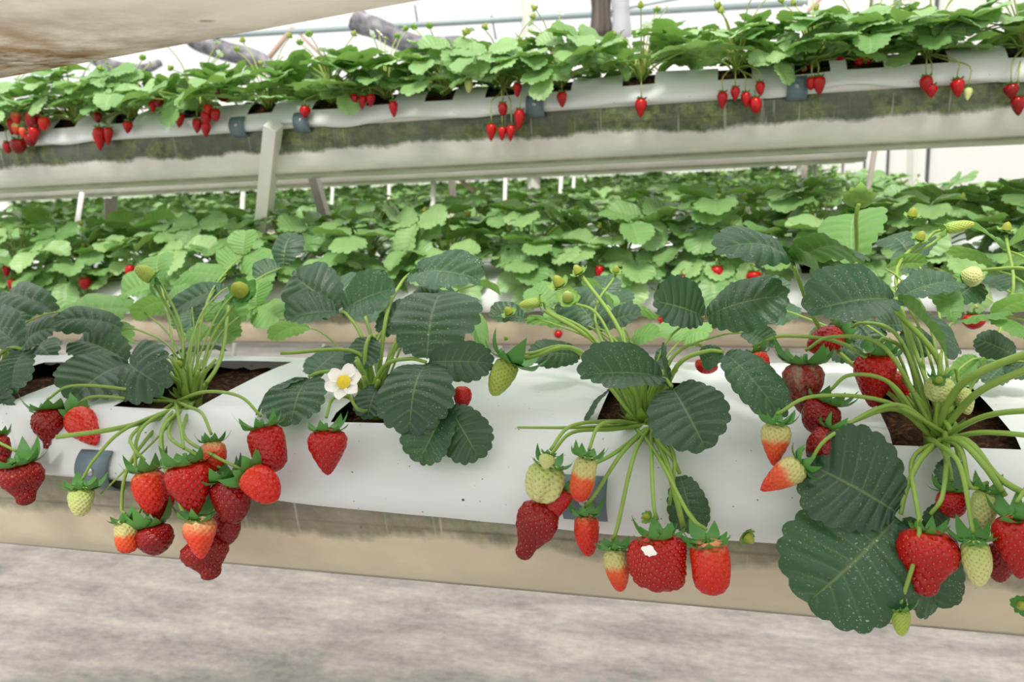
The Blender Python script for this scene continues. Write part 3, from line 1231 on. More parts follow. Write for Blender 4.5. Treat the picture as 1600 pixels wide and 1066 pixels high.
LEAVES = [
    ('A', (36, 546), .70, [(20, 618, .66, 80, 'f'), (-22, 500, .76, 72, 'uf'), (90, 512, .71, 62, 'uf')], 0),
    ('A', (92, 488), .76, [(8, 470, .82, 60, 'uf')], 0),
    ('A', (-30, 600), .68, [(18, 640, .645, 46, 'f'), (-60, 640, .65, 50, 'f')], 0),
    ('B', (204, 566), .73, [(112, 626, .655, 116, 'f'), (264, 610, .665, 98, 'f'), (122, 532, .78, 70, 'uf')], 0),
    ('B', (196, 513), .78, [(80, 505, .75, 56, 'uf')], 0),
    ('B', (212, 482), .92, [(92, 490, .93, 66, 'uf')], 1),
    ('B', (262, 470), .88, [(210, 500, .86, 48, 'b'), (302, 452, .9, 44, 'uf')], 1),
    ('B', (357, 449), .86, [(266, 490, .83, 52, 'uf')], 0),
    ('B', (352, 434), .92, [(280, 434, .94, 52, 'uf')], 1),
    ('B', (442, 418), .92, [(457, 364, .95, 48, 'f'), (396, 434, .9, 44, 'uf')], 0),
    ('B', (262, 560), .75, [(355, 549, .80, 26, 'u')], 0),
    ('B', (348, 470), .90, [(380, 505, .88, 56, 'f'), (330, 505, .88, 40, 'f')], 1),
    ('C', (533, 486), .78, [(456, 430, .81, 84, (-.2, -.9, .8)), (446, 500, .74, 70, (-.2, -.9, .8)), (618, 450, .78, 82, (.2, -.9, .8))], 0),
    ('C', (666, 566), .66, [(690, 456, .73, 132, 'f'), (772, 568, .66, 64, 'f'), (640, 680, .60, 120, 'f')], 0),
    ('C', (702, 634), .625, [(654, 724, .60, 80, 'f'), (750, 718, .605, 74, 'f')], 0),
    ('C', (482, 589), .68, [(454, 666, .625, 100, 'f'), (402, 652, .645, 48, 'fl'), (538, 545, .73, 66, 'uf')], 0),
    ('C', (581, 525), .72, [(555, 576, .69, 52, 'f')], 0),
    ('C', (640, 428), .86, [(754, 438, .78, 78, (.1, -.9, .9)), (705, 462, .82, 40, 'b')], 0),
    ('C', (745, 445), .83, [(782, 462, .82, 30, 'b')], 1),
    ('C', (590, 524), .75, [(648, 474, .79, 50, 'f')], 0),
    ('C', (718, 462), .80, [(752, 548, .74, 38, 'fr')], 1),
    ('C', (592, 600), .68, [(574, 656, .645, 52, 'f')], 0),
    ('C', (487, 513), .86, [(422, 532, .85, 52, 'b')], 1),
    ('D', (1038, 588), .66, [(904, 588, .61, 88, (0, -.9, .9))], 0),
    ('D', (1050, 604), .645, [(1104, 704, .60, 122, 'f'), (1034, 543, .70, 38, 'fl')], 0),
    ('D', (1131, 550), .67, [(1222, 655, .62, 70, 'f'), (1096, 566, .68, 38, 'f')], 0),
    ('D', (1101, 495), .72, [(1020, 470, .70, 86, (-.2, -1, .7)), (1232, 462, .70, 84, (.2, -1, .7)), (1034, 442, .80, 40, 'b')], 0),
    ('D', (935, 514), .77, [(890, 456, .81, 74, 'f'), (1002, 488, .76, 46, 'uf')], 0),
    ('D', (962, 482), .82, [(910, 446, .86, 50, 'b'), (1030, 496, .80, 40, 'b')], 1),
    ('D', (824, 498), .79, [(764, 496, .77, 46, 'uf')], 0),
    ('D', (905, 507), .79, [(820, 500, .78, 34, 'b')], 1),
    ('D', (908, 556), .75, [(826, 554, .72, 44, 'f')], 0),
    ('D', (957, 606), .69, [(918, 662, .655, 24, 'fl')], 0),
    ('E', (1400, 466), .66, [(1258, 488, .61, 108, (-.2, -1, .75)), (1482, 562, .60, 66, 'fr'), (1494, 440, .71, 60, 'uf')], 0),
    ('E', (1238, 409), .72, [(1114, 391, .66, 84, (-.2, -.9, .8)), (1338, 402, .66, 96, (0, .9, .8)), (1296, 446, .65, 80, (0, .9, .6))], 0),
    ('E', (1334, 416), .79, [(1341, 333, .86, 104, 'b')], 1),
    ('E', (1384, 420), .77, [(1448, 412, .77, 46, 'b')], 1),
    ('E', (1488, 505), .68, [(1466, 450, .72, 50, 'b'), (1580, 492, .65, 34, 'u')], 1),
    ('E', (1500, 720), .63, [(1474, 760, .60, 46, 'f')], 0),
    ('E', (1478, 788), .60, [(1448, 828, .585, 36, 'f')], 0),
    ('F', (1568, 390), .78, [(1506, 352, .82, 50, 'b'), (1640, 366, .8, 60, 'b')], 1),
    ('F', (1548, 496), .68, [(1630, 476, .66, 66, 'b'), (1600, 530, .64, 50, 'b')], 1),
    ('F', (1560, 424), .79, [(1480, 398, .82, 50, 'b'), (1622, 402, .8, 46, 'b')], 1),
    ('F', (1588, 556), .68, [(1524, 528, .69, 44, 'f')], 0),
    # fill at the back of the front row
    ('B', (250, 440), .97, [(190, 462, .95, 60, 'uf'), (252, 398, 1.0, 56, 'uf')], 1),
    ('B', (330, 512), .90, [(290, 530, .88, 36, 'uf'), (372, 528, .88, 40, 'uf')], 1),
    ('C', (700, 470), .85, [(640, 470, .84, 52, 'uf')], 0),
    ('C', (622, 500), .80, [(672, 520, .78, 56, 'uf')], 0),
    ('D', (985, 530), .80, [(955, 560, .78, 44, 'uf'), (1030, 525, .78, 44, 'uf')], 1),
    ('D', (1160, 520), .76, [(1210, 540, .74, 44, 'uf')], 0),
    ('E', (1330, 500), .76, [(1300, 545, .74, 46, 'f'), (1372, 545, .74, 50, 'f')], 0),
    ('E', (1420, 510), .76, [(1440, 560, .73, 46, 'f'), (1370, 512, .75, 44, 'uf')], 0),
    ('E', (1530, 560), .78, [(1490, 600, .76, 44, 'f'), (1580, 585, .76, 46, 'f')], 1),
    ('A', (60, 540), .90, [(20, 560, .86, 56, 'uf'), (84, 560, .86, 52, 'uf'), (60, 500, .94, 56, 'uf')], 0),
    ('B', (160, 520), .95, [(120, 470, .98, 60, 'uf'), (200, 540, .9, 60, 'uf'), (150, 560, .9, 50, 'uf')], 1),
    ('B', (400, 480), .96, [(360, 500, .93, 58, 'uf'), (440, 500, .93, 58, 'uf'), (405, 440, .98, 58, 'uf')], 1),
    ('B', (300, 480), .98, [(270, 450, 1.0, 56, 'uf'), (330, 450, 1.0, 56, 'uf'), (300, 520, .95, 52, 'uf')], 0),
    ('B', (380, 400), 1.02, [(345, 420, 1.0, 56, 'uf'), (420, 415, 1.0, 54, 'uf'), (385, 360, 1.04, 50, 'uf')], 1),
    ('C', (560, 470), .93, [(520, 440, .95, 60, 'uf'), (600, 500, .88, 60, 'uf')], 0),
    ('C', (690, 500), .93, [(650, 520, .9, 54, 'uf'), (735, 505, .9, 50, 'uf'), (700, 450, .96, 54, 'uf')], 1),
    ('D', (860, 480), .93, [(830, 450, .95, 50, 'uf'), (890, 500, .9, 52, 'uf')], 1),
    ('D', (940, 470), .94, [(905, 500, .9, 50, 'uf'), (985, 480, .9, 52, 'uf'), (950, 430, .97, 46, 'uf')], 0),
    ('D', (1070, 530), .84, [(1040, 500, .86, 50, 'uf'), (1110, 520, .82, 50, 'uf')], 1),
    ('E', (1200, 480), .88, [(1165, 470, .9, 56, 'uf'), (1240, 500, .85, 52, 'uf'), (1205, 430, .9, 54, 'uf')], 0),
    ('E', (1300, 540), .80, [(1262, 530, .8, 50, 'uf'), (1340, 560, .78, 50, 'uf')], 0),
    ('E', (1420, 395), .92, [(1385, 372, .95, 56, 'uf'), (1460, 385, .9, 56, 'uf'), (1420, 430, .88, 50, 'f')], 0),
    ('F', (1530, 440), .84, [(1490, 470, .8, 54, 'uf'), (1570, 455, .8, 54, 'uf')], 0),
    ('F', (1570, 570), .76, [(1540, 600, .74, 46, 'uf'), (1620, 590, .74, 50, 'uf')], 0),
    ('A', (20, 520), .82, [(-20, 470, .86, 60, 'uf'), (60, 475, .86, 60, 'uf')], 0),
]
for pk, J, Yj, lets, young in LEAVES:
    CR[pk].leaf(J, Yj, lets, young, J not in ((1400, 466), (1238, 409)), thin=young or Yj > .70 and pk != 'C')
CR['D'].leaf((1062, 740), .60, [(1086, 832, .598, 60, 'f')], False, ctrl=[(1030, 690, .61), (1050, 715, .60)])
CR['E'].leaf((1407, 804), .575, [(1258, 722, .592, 166, 'f'), (1258, 944, .55, 186, 'f'), (1466, 952, .588, 96, 'f')], False,
             ctrl=[(1440, 715, .60), (1416, 765, .58)])

# stems that carry no fruit in view, and long upright ones with buds
for pk, pts, r0, r1, nm in [
    ('B', [(296, 640, .68), (190, 668, .60), (88, 683, .575)], .0026, .0022, 'cut_stem'),
    ('B', [(288, 640, .68), (240, 690, .60), (158, 772, .575)], .0012, .0008, 'dry_stem'),
    ('B', [(300, 620, .70), (280, 520, .80), (240, 440, .80)], .0022, .0016, 'flower_stem'),
    ('B', [(310, 620, .70), (330, 530, .78), (378, 462, .82)], .0022, .0016, 'flower_stem'),
    ('B', [(306, 620, .70), (345, 560, .76), (358, 470, .86)], .0026, .002, 'flower_stem'),
    ('C', [(585, 636, .69), (560, 552, .70), (438, 552, .66)], .002, .0018, 'cut_stem'),
    ('D', [(1003, 650, .68), (970, 520, .74), (905, 425, .78)], .0026, .0018, 'flower_stem'),
    ('D', [(1000, 650, .68), (935, 540, .72), (852, 486, .74)], .0028, .002, 'flower_stem'),
    ('D', [(1000, 650, .68), (930, 500, .76), (963, 428, .80)], .0018, .0012, 'flower_stem'),
    ('D', [(1002, 650, .68), (940, 500, .74), (892, 472, .76)], .0016, .0012, 'flower_stem'),
    ('D', [(1000, 655, .68), (905, 548, .69), (820, 560, .665)], .0026, .002, 'flower_stem'),
    ('D', [(1000, 664, .665), (900, 668, .60), (808, 668, .585)], .0018, .001, 'cut_stem'),
    ('D', [(1010, 670, .66), (1052, 708, .60), (1046, 790, .585)], .0018, .0014, 'cut_stem'),
    ('D', [(1014, 668, .66), (1040, 720, .595), (1068, 824, .572)], .0026, .0022, 'cut_stem'),
    ('E', [(1462, 690, .66), (1468, 570, .68), (1398, 484, .67)], .0026, .0022, 'leaf_stem'),
    ('E', [(1458, 690, .655), (1486, 622, .64), (1530, 582, .62), (1640, 540, .6)], .003, .0027, 'leaf_stem'),
    ('E', [(1462, 690, .655), (1500, 640, .64), (1545, 603, .62), (1660, 556, .6)], .0028, .0026, 'leaf_stem'),
    ('E', [(1300, 500, .70), (1336, 416, .745), (1338, 340, .72), (1342, 318, .715)], .0018, .0018, 'flower_stem'),
    ('E', [(1420, 640, .68), (1292, 530, .72), (1238, 412, .725)], .002, .002, 'leaf_stem'),
    ('E', [(1458, 660, .67), (1400, 440, .76), (1470, 370, .78)], .0014, .0012, 'flower_stem'),
    ('E', [(1500, 640, .67), (1580, 470, .74), (1572, 368, .78)], .0015, .0013, 'flower_stem'),
    ('E', [(1462, 690, .655), (1540, 650, .60), (1640, 640, .57)], .0022, .002, 'cut_stem'),
    ('E', [(1462, 694, .655), (1530, 676, .60), (1650, 685, .57)], .002, .0018, 'cut_stem'),
    ('E', [(1462, 690, .655), (1512, 690, .595), (1562, 748, .575), (1640, 790, .56)], .0026, .0022, 'fruit_stem'),
    ('E', [(1462, 690, .655), (1500, 690, .6), (1540, 730, .575), (1570, 775, .57)], .0024, .0022, 'fruit_stem'),
]:
    CR[pk].stem([px3(*q) for q in pts], r0, r1, nm)


def bud(pk, px, py, Y, rpx, d=(0, -.3, 1), name='flower_bud', knob=True, open_=1, light=True, nsep=9, km='knob', kl=1.0):
    """green flower bud or set fruitlet: knob in a ring of sepals"""
    P = CR[pk]
    p = onY(px, py, Y)
    r = rpx * mpp(p)
    z = Vector(d).normalized()
    x = z.orthogonal().normalized()
    R = T(P.rel(p)) @ Matrix((x, z.cross(x), z)).transposed().to_4x4()
    g = G()
    if knob:
        for j in range(0, 1):
            vs, fs = [], []
            for a in range(6):
                t = a / 5
                for b in range(10):
                    th = 2 * pi * b / 10
                    rr = r * .42 * cos(t * 1.5) ** .6 if a < 5 else r * .05
                    vs.append((cos(th) * rr, sin(th) * rr, r * .1 + r * .55 * kl * t * 1.3))
            for a in range(5):
                for b in range(10):
                    c_ = (b + 1) % 10
                    fs.append((a * 10 + b, a * 10 + c_, a * 10 + 10 + c_, a * 10 + 10 + b))
            fs.append(tuple(50 + b for b in range(10)))
            g.add(vs, fs)
    else:
        tube(g, [(0, 0, 0), (0, 0, r * .1)], r * .2, r * .15, 8, 1)
    o = link(name, g.mesh(name, M[km]), P.e, R)
    rnd = random.Random(px)
    for k in range(nsep):
        s = r * rnd.uniform(.85, 1.15)
        link('sepal', SEP[('sepal_light' if light else 'sepal', (1, 0)[open_ == 0])], o,
             Matrix.Rotation(2 * pi * k / nsep + rnd.uniform(-.15, .15), 4, 'Z') @ Matrix.Diagonal((s * 1.25, s, s, 1)))
    return o


bud('B', 378, 456, .81, 32, (.1, -.8, .5), light=False)
bud('B', 281, 570, .70, 15, (0, -.8, .5))
bud('D', 796, 490, .77, 16, (-.3, -.4, .9))
bud('D', 791, 530, .74, 7, (0, -.4, 1))
bud('D', 888, 466, .76, 22, (0, -.8, .6), km='stem_pale')
bud('D', 875, 445, .78, 22, (-.3, -.4, .8))
bud('D', 905, 426, .78, 18, (-.4, -.3, .8))
bud('D', 962, 424, .80, 13, (.2, -.4, .9))
bud('D', 1166, 838, .575, 20, (.6, -.6, -.3))
bud('D', 1012, 808, .572, 14, (-.4, -.6, .3))
bud('E', 1342, 310, .715, 30, (0, .8, .6), 'flower_back', False)
bud('E', 1425, 338, .80, 18, (.1, -.3, 1))
bud('E', 1437, 374, .77, 18, (.2, -.4, 1), knob=True)
bud('E', 1572, 360, .78, 17, (.1, -.2, 1))
bud('E', 1466, 596, .64, 14, (0, -.6, .7), light=False)
bud('F', 1596, 946, .56, 18, (-.3, -.7, .2), light=False)
bud('C', 596, 690, .62, 1, (0, -1, 0)) if False else None


def flower(P, p, r, d, name='flower', np_=6, label=None):
    z = Vector(d).normalized()
    x = z.orthogonal().normalized()
    R = T(P.rel(p)) @ Matrix((x, z.cross(x), z)).transposed().to_4x4()
    g = G()
    vs, fs = [], []
    for a in range(5):
        t = a / 4
        for b in range(12):
            th = 2 * pi * b / 12
            rr = r * .36 * cos(t * 1.5) ** .7 if a < 4 else r * .03
            vs.append((cos(th) * rr * (1 + .08 * (b % 2)), sin(th) * rr * (1 + .08 * (b % 2)), r * .08 + r * .3 * sin(t * 1.57)))
    for a in range(4):
        for b in range(12):
            c_ = (b + 1) % 12
            fs.append((a * 12 + b, a * 12 + c_, a * 12 + 12 + c_, a * 12 + 12 + b))
    fs.append(tuple(48 + b for b in range(12)))
    g.add(vs, fs)
    o = link(name, g.mesh(name, M['pistil']), P.e, R)
    if label:
        o['label'] = label
    pg_ = G()
    vs, fs = [], []
    for j in range(7):
        t = j / 6
        w = .36 * sin(pi * (t * .80 + .10)) ** .7
        for i in range(-3, 4):
            u = i / 3
            vs.append((w * u, .2 + .78 * t - .05 * u * u * t, .12 * t * t + .10 * u * u - .03 * sin(t * 9 + i)))
    for j in range(6):
        for i in range(6):
            q = j * 7 + i
            fs.append((q, q + 1, q + 8, q + 7))
    pg_.add(vs, fs)
    pm_ = pg_.mesh('petal', M['petal'])
    for k in range(np_):
        s = r * random.uniform(.92, 1.06)
        link('petal', pm_, o, Matrix.Rotation(2 * pi * k / np_ + random.uniform(-.1, .1), 4, 'Z') @ Matrix.Diagonal((s, s, s, 1)))
    for k in range(8):
        s = r * .8
        link('sepal', SEP[('sepal', 1)], o, T((0, 0, -r * .12)) @ Matrix.Rotation(2 * pi * (k + .4) / 8, 4, 'Z') @ Matrix.Diagonal((s, s, s, 1)))
    return o


fp = onY(538, 598, .615)
flower(CR['C'], fp, 31 * mpp(fp), (.1, -.8, .62), label='open white flower with a yellow centre')
CR['C'].stem([px3(585, 640, .69), px3(560, 640, .62), px3(540, 608, .62)], .0016, .0013, 'flower_stem')
fp = onY(1412, 446, .80)
flower(CR['E'], fp, 22 * mpp(fp), (.1, -.5, .8))

# fruit of the front row: label, plant, top px, tip px, Y top, Y tip, width px, shape, ripeness, calyx size
B = [
    ('deep red berry with a narrow tip under the leftmost dark leaves', 'B', (75, 640), (80, 709), .63, .615, 52, 'nub', 'dark', 1),
    ('orange-red berry tilted right, beside the deep red narrow-tipped one at left', 'B', (116, 648), (150, 694), .635, .61, 46, 'cone', 'bright', .8),
    ('deep red berry cut by the left edge above the film rim', 'A', (-3, 682), (4, 726), .59, .58, 34, 'round', 'dark', 1),
    ('small crimson berry cut by the left edge, lower of the two there', 'A', (-8, 712), (-4, 748), .575, .57, 30, 'cone', 'dark', .6),
    ('broad deep red berry with a knobbed tip at the far left', 'A', (29, 724), (42, 788), .575, .57, 64, 'shoulder', 'dark', 1),
    ('small pale green berry hanging alone below the left grey clip', 'B', (128, 761), (126, 807), .565, .56, 38, 'long', 'pale', 1.25),
    ('bright orange-red berry at the left shoulder of the big cluster', 'B', (229, 735), (240, 802), .57, .565, 52, 'long', 'bright', 1),
    ('red berry tucked behind the orange-red one in the big cluster', 'B', (252, 766), (251, 820), .585, .58, 40, 'cone', 'red', 0),
    ('largest glossy red berry in the middle of the big cluster', 'B', (291, 722), (306, 804), .555, .55, 71, 'cone', 'red', 1),
    ('salmon-orange berry peeking over the top of the big cluster', 'B', (331, 690), (334, 738), .578, .57, 38, 'round', 'blush', 1),
    ('dark red berry at the right of the biggest one in the cluster', 'B', (350, 748), (372, 817), .568, .562, 58, 'round', 'dark', 1),
    ('dark red berry low behind the right side of the big cluster', 'B', (350, 800), (355, 852), .588, .585, 42, 'round', 'dark', 0),
    ('orange-red berry lying sideways at the right end of the big cluster', 'B', (387, 742), (432, 780), .562, .552, 52, 'round', 'bright', 1),
    ('red berry resting on the film above the sideways orange one', 'B', (411, 666), (428, 738), .592, .584, 54, 'blunt', 'red', 1),
    ('light orange pointed berry in front at the cluster bottom', 'B', (309, 808), (315, 873), .552, .548, 51, 'cone', 'blush', 1),
    ('very dark berry at the lowest tip of the big cluster', 'B', (314, 842), (332, 904), .575, .57, 72, 'shoulder', 'dark', 0),
    ('round dark red berry low at the left of the big cluster', 'B', (236, 822), (248, 867), .572, .566, 56, 'round', 'dark', 1),
    ('half-ripe berry with pale shoulder, lowest left of the big cluster', 'B', (196, 813), (200, 864), .562, .558, 36, 'blunt', 'half', 1),
    ('perfect heart-shaped red berry alone on white film below the white flower', 'C', (510, 671), (512, 742), .592, .584, 60, 'cone', 'red', .85),
    ('red berry peeking out right of the large front leaf', 'C', (722, 604), (722, 640), .645, .64, 28, 'round', 'red', 0),
    ('lumpy pale green berry at the left of the centre-right cluster', 'D', (858, 726), (843, 784), .572, .565, 58, 'knob', 'pale', .9),
    ('tiny pale green fruitlet on top of the lumpy pale berry', 'D', (858, 710), (851, 732), .556, .55, 24, 'round', 'pale', .9),
    ('half-ripe orange berry with pale neck beside the lumpy pale one', 'D', (918, 714), (904, 783), .562, .556, 38, 'blunt', 'half', 1.3),
    ('long deep red berry pointing down left, leftmost of the centre-right cluster', 'D', (850, 788), (815, 872), .57, .562, 66, 'shoulder', 'dark', 0),
    ('short red berry wedged between the lumpy pale berry and the deep red one', 'D', (884, 764), (848, 812), .578, .572, 38, 'blunt', 'red', .7),
    ('red berry hanging behind the stems under the half-ripe one', 'D', (915, 804), (920, 869), .58, .575, 40, 'long', 'bright', 1.05),
    ('slim orange berry with pale shoulder left of the huge fan-shaped one', 'D', (959, 855), (970, 924), .557, .552, 40, 'long', 'half', 1.1),
    ('huge fan-shaped red berry with a white petal stuck on it', 'D', (1029, 838), (1034, 922), .552, .547, 90, 'wide', 'red', .62),
    ('blunt red berry right of the huge fan-shaped one', 'D', (1106, 846), (1115, 928), .552, .547, 60, 'blunt', 'bright', 1),
    ('large pale yellow-green fruit hanging over the film left of centre-right leaves', 'D', (797, 563), (770, 618), .665, .655, 40, 'long', 'green', 1.7),
    ('small green long fruit behind the large pale yellow-green one', 'D', (844, 473), (811, 477), .745, .74, 17, 'long', 'green', 1.3),
    ('bright red berry half hidden under the leaf roof at upper right', 'E', (1312, 525), (1264, 545), .72, .70, 42, 'round', 'red', .9),
    ('small bright red berry peeping behind the hanging toothed leaf', 'E', (1180, 552), (1192, 588), .70, .69, 36, 'round', 'bright', 1),
    ('red sliver of a berry above the hanging toothed leaf', 'D', (1104, 563), (1100, 584), .73, .725, 34, 'round', 'bright', 0),
    ('berry covered with grey mould', 'E', (1258, 567), (1256, 648), .66, .65, 63, 'cone', 'mould', 1.1),
    ('red berry directly under the mouldy one', 'E', (1290, 626), (1268, 676), .635, .63, 58, 'round', 'dark', .95),
    ('seedy crimson berry above the huge dark leaf', 'E', (1305, 676), (1268, 724), .605, .60, 56, 'round', 'dark', .9),
    ('large bright red berry hanging clear above the film at right', 'E', (1370, 553), (1363, 636), .675, .67, 62, 'cone', 'red', .9),
    ('dull orange-red berry behind the large bright red one', 'E', (1396, 582), (1414, 640), .70, .695, 40, 'cone', 'bright', 0),
    ('half-ripe upright berry, pale above and red below, under the hanging leaf', 'E', (1213, 661), (1209, 728), .60, .595, 45, 'cone', 'half', 1.05),
    ('half-ripe berry lying sideways with its orange tip to the left', 'E', (1254, 727), (1189, 766), .58, .572, 46, 'cone', 'half', 1),
    ('lumpy pale berry among the thick right stems', 'E', (1468, 590), (1466, 628), .655, .65, 40, 'knob', 'pale', .7),
    ('small pale berry right of the thick right stems, over the soil', 'E', (1500, 606), (1513, 648), .66, .655, 27, 'round', 'pale', .5),
    ('red berry in the gap above the broad crimson one at right', 'E', (1488, 766), (1490, 810), .59, .585, 44, 'round', 'red', 1.1),
    ('pale round berry beside two hanging stems at right', 'E', (1542, 766), (1535, 828), .575, .57, 40, 'long', 'pale', 1.1),
    ('broad crimson berry in front of the drooping leaf', 'E', (1452, 830), (1444, 929), .556, .548, 90, 'shoulder', 'red', .5),
    ('pale green long berry hanging in front at the right', 'E', (1522, 844), (1530, 916), .548, .543, 44, 'long', 'pale', 1.25),
    ('large red berry cut by the right edge', 'F', (1589, 806), (1594, 904), .552, .546, 68, 'cone', 'red', 1),
    ('deep red berry behind the one at the right edge', 'F', (1560, 850), (1562, 910), .57, .565, 40, 'round', 'dark', 0),
    ('yellow-green bud-like fruit dangling lowest on a long thin stem', 'E', (1407, 951), (1408, 993), .545, .542, 28, 'long', 'green', 1.35),
    ('yellow-green fruitlet standing above the left plant, tip to the left', 'B', (241, 436), (211, 418), .80, .79, 25, 'long', 'green', 1.35),
    ('small yellowish fruit pointing right above the right plants', 'E', (1476, 358), (1522, 349), .78, .78, 19, 'long', 'green', 1.2),
    ('fuzzy pale round fruit above the right leaves', 'F', (1508, 436), (1533, 424), .76, .75, 30, 'round', 'pale', .8),
]
STEMC = {  # explicit stem routes for some fruit, by index of its label start
    'small pale green berry hanging': [(200, 668, .60), (150, 715, .575)],
    'half-ripe berry with pale shoulder, lowest': [(205, 720, .585), (190, 790, .57)],
    'yellow-green bud-like fruit dangling': [(1425, 720, .60), (1437, 830, .55), (1412, 930, .545)],
    'pale green long berry hanging': [(1496, 720, .575), (1518, 820, .55)],
    'pale round berry beside': [(1500, 700, .595), (1516, 760, .57)],
    'half-ripe berry lying sideways': [(1400, 632, .63), (1300, 680, .59)],
    'seedy crimson': [(1400, 640, .64), (1330, 660, .61)],
    'yellow-green fruitlet standing': [(285, 520, .78), (255, 450, .80)],
    'large pale yellow-green fruit': [(900, 548, .69), (830, 552, .668)],
    'small green long fruit': [(930, 530, .72), (860, 488, .745)],
    'large bright red berry hanging': [(1420, 560, .68), (1385, 530, .68)],
    'small yellowish fruit': [(1400, 440, .75), (1450, 372, .78)],
}
for i, (lab, pk, tp, ti, Ya, Yb, w, sh, ri, cal) in enumerate(B):
    top, tip = onY(*tp, Ya), onY(*ti, Yb)
    e, st = berry(lab, top, tip, w, sh, ri, True, None, cal, i)
    P = CR[pk]
    c = P.c + Vector((random.uniform(-.012, .012), -.012, .002))
    key = next((k for k in STEMC if lab.startswith(k)), None)
    if key:
        mids = [px3(*q) for q in STEMC[key]]
    else:
        a1 = c.lerp(st, .4)
        a1.z = max(c.z, st.z) + .004
        a2 = c.lerp(st, .8)
        a2.z = max(st.z + .012, a2.z)
        if st.z < LOWZ - .02:
            a1.y = min(a1.y, .60) if abs(c.y - st.y) > .05 else a1.y
            a1.z = c.z - .004
            a2.y = st.y
        mids = [a1, a2]
    if cal or i % 3 == 0:
        P.stem([c] + mids + [st], .0019, .0013)
# the petal stuck on the fan-shaped fruit
pg_ = G()
vs, fs = [], []
for j in range(5):
    for i in range(5):
        u, v = i / 4 * 2 - 1, j / 4 * 2 - 1
        k = .5 + .5 * min(1, sqrt(max(0, 1 - .5 * u * u)))
        vs.append((u * .0058 * sqrt(max(.05, 1 - .72 * v * v)), -.0004 - .001 * (1 - u * u), v * .0042 * sqrt(max(.05, 1 - .72 * u * u)) * (1 - .25 * exp(-(u * 4) ** 2) * (v < 0))))
for j in range(4):
    for i in range(4):
        q = j * 5 + i
        fs.append((q, q + 1, q + 6, q + 5))
pg_.add(vs, fs)
link('fallen_petal', pg_.mesh('fallen_petal', M['petal']), None, T(onY(1014, 861, .529)) @ Matrix.Rotation(.35, 4, 'Y') @ Matrix.Rotation(-.35, 4, 'X'),
     label='white fallen petal stuck on the huge fan-shaped red berry', category='petal')


# ------------------------------------------------------------------ plants of the other rows
def trifoliate(seed, reach, height, size, nu, per, tl=(-.1, .8)):
    rnd = random.Random(seed)
    g = G()
    J = Vector((0, reach, height))
    tube(g, [(0, .004, -.01), (0, reach * .3, height * .6), J], .0022, .0015, 5, 3 if per > 1 else 2, 0)
    tilt = rnd.uniform(*tl)
    for k, a in enumerate((0, 1.75, -1.75)):
        s = size * (1 if k == 0 else .92) * rnd.uniform(.92, 1.05)
        R = (T(J) @ Matrix.Rotation(-tilt, 4, 'X') @ Matrix.Rotation(a + rnd.uniform(-.12, .12), 4, 'Z') @ Matrix.Rotation(rnd.uniform(-.45, .25), 4, 'X')
             @ T((0, .003, 0)) @ Matrix.Diagonal((s, s, s, 1)))
        leaflet(g, R, nu, per, rnd.uniform(.25, .7), rnd.uniform(.0, .16), rnd.uniform(.05, .3), .03, .030, rnd.uniform(.88, 1), 1, seed * 7 + k, .08)
    return g


def tri_set(mat, nu, per, name='leaf', hs=1.0):
    out = []
    spec = [(.035, .125, .062), (.06, .115, .066), (.08, .10, .07), (.10, .08, .068), (.115, .055, .066), (.055, .085, .06), (.09, .11, .064), (.12, .03, .06), (.085, .045, .07), (.125, .075, .072), (.06, .06, .062), (.075, .018, .06), (.055, .03, .055)]
    for i, (re, he, sz) in enumerate(spec):
        out.append((trifoliate(i + 1, re, he * hs, sz, nu, per), None))
    return [g_.mesh(name, [M['stem'], M[mat]]) for g_, _ in out], [g_ for g_, _ in out]


TRI_MID, _ = tri_set('leaf_back_lit', 4, 3)
TRI_UP, _ = tri_set('leaf_back_lit', 4, 3, 'leaf', .72)
TRI_FAR, TRI_FAR_G = tri_set('leaf_back_lit', 2, 1)

gfl = G()
for k in range(5):
    R = Matrix.Rotation(2 * pi * k / 5, 4, 'Z')
    gfl.add([R @ Vector(p) for p in [(-.001, .001, 0), (-.006, .006, .001), (0, .011, .002), (.006, .006, .001), (.001, .001, 0)]], [(0, 1, 2, 3, 4)], None, 0)
vs = [(cos(2 * pi * b / 8) * .0035, sin(2 * pi * b / 8) * .0035, .0015) for b in range(8)] + [(0, 0, .004)]
gfl.add(vs, [(b, (b + 1) % 8, 8) for b in range(8)], None, 1)
FLOWER_LO = gfl.mesh('flower', [M['petal'], M['pistil']])
gfb = G()
for k in range(7):
    R = Matrix.Rotation(2 * pi * k / 7, 4, 'Z') @ Matrix.Diagonal((.011, .011, .011, 1))
    gs = sepal_mesh('sepal_light', .6)
    gfb.add([R @ p for p in gs.v], gs.f, None, 0)
vs, fs = [], []
for a in range(4):
    for b in range(8):
        th = 2 * pi * b / 8
        rr = .0055 * (cos(a / 3 * 1.5) ** .6)
        vs.append((cos(th) * rr, sin(th) * rr, .002 + .011 * a / 3))
for a in range(3):
    for b in range(8):
        c_ = (b + 1) % 8
        fs.append((a * 8 + b, a * 8 + c_, a * 8 + 8 + c_, a * 8 + 8 + b))
gfb.add(vs, fs, None, 1)
BUD_LO = gfb.mesh('flower_bud', [M['sepal_light'], M['knob']])


def stalk_mesh(seed, h):
    g = G()
    rnd = random.Random(seed)
    a = rnd.uniform(0, 6.28)
    tip = Vector((cos(a) * .06, sin(a) * .06, h))
    tube(g, [(0, 0, 0), tip * .5 + Vector((0, 0, .03)), tip], .0016, .001, 5, 3)
    return g.mesh('flower_stem', M['stem_pale']), tip


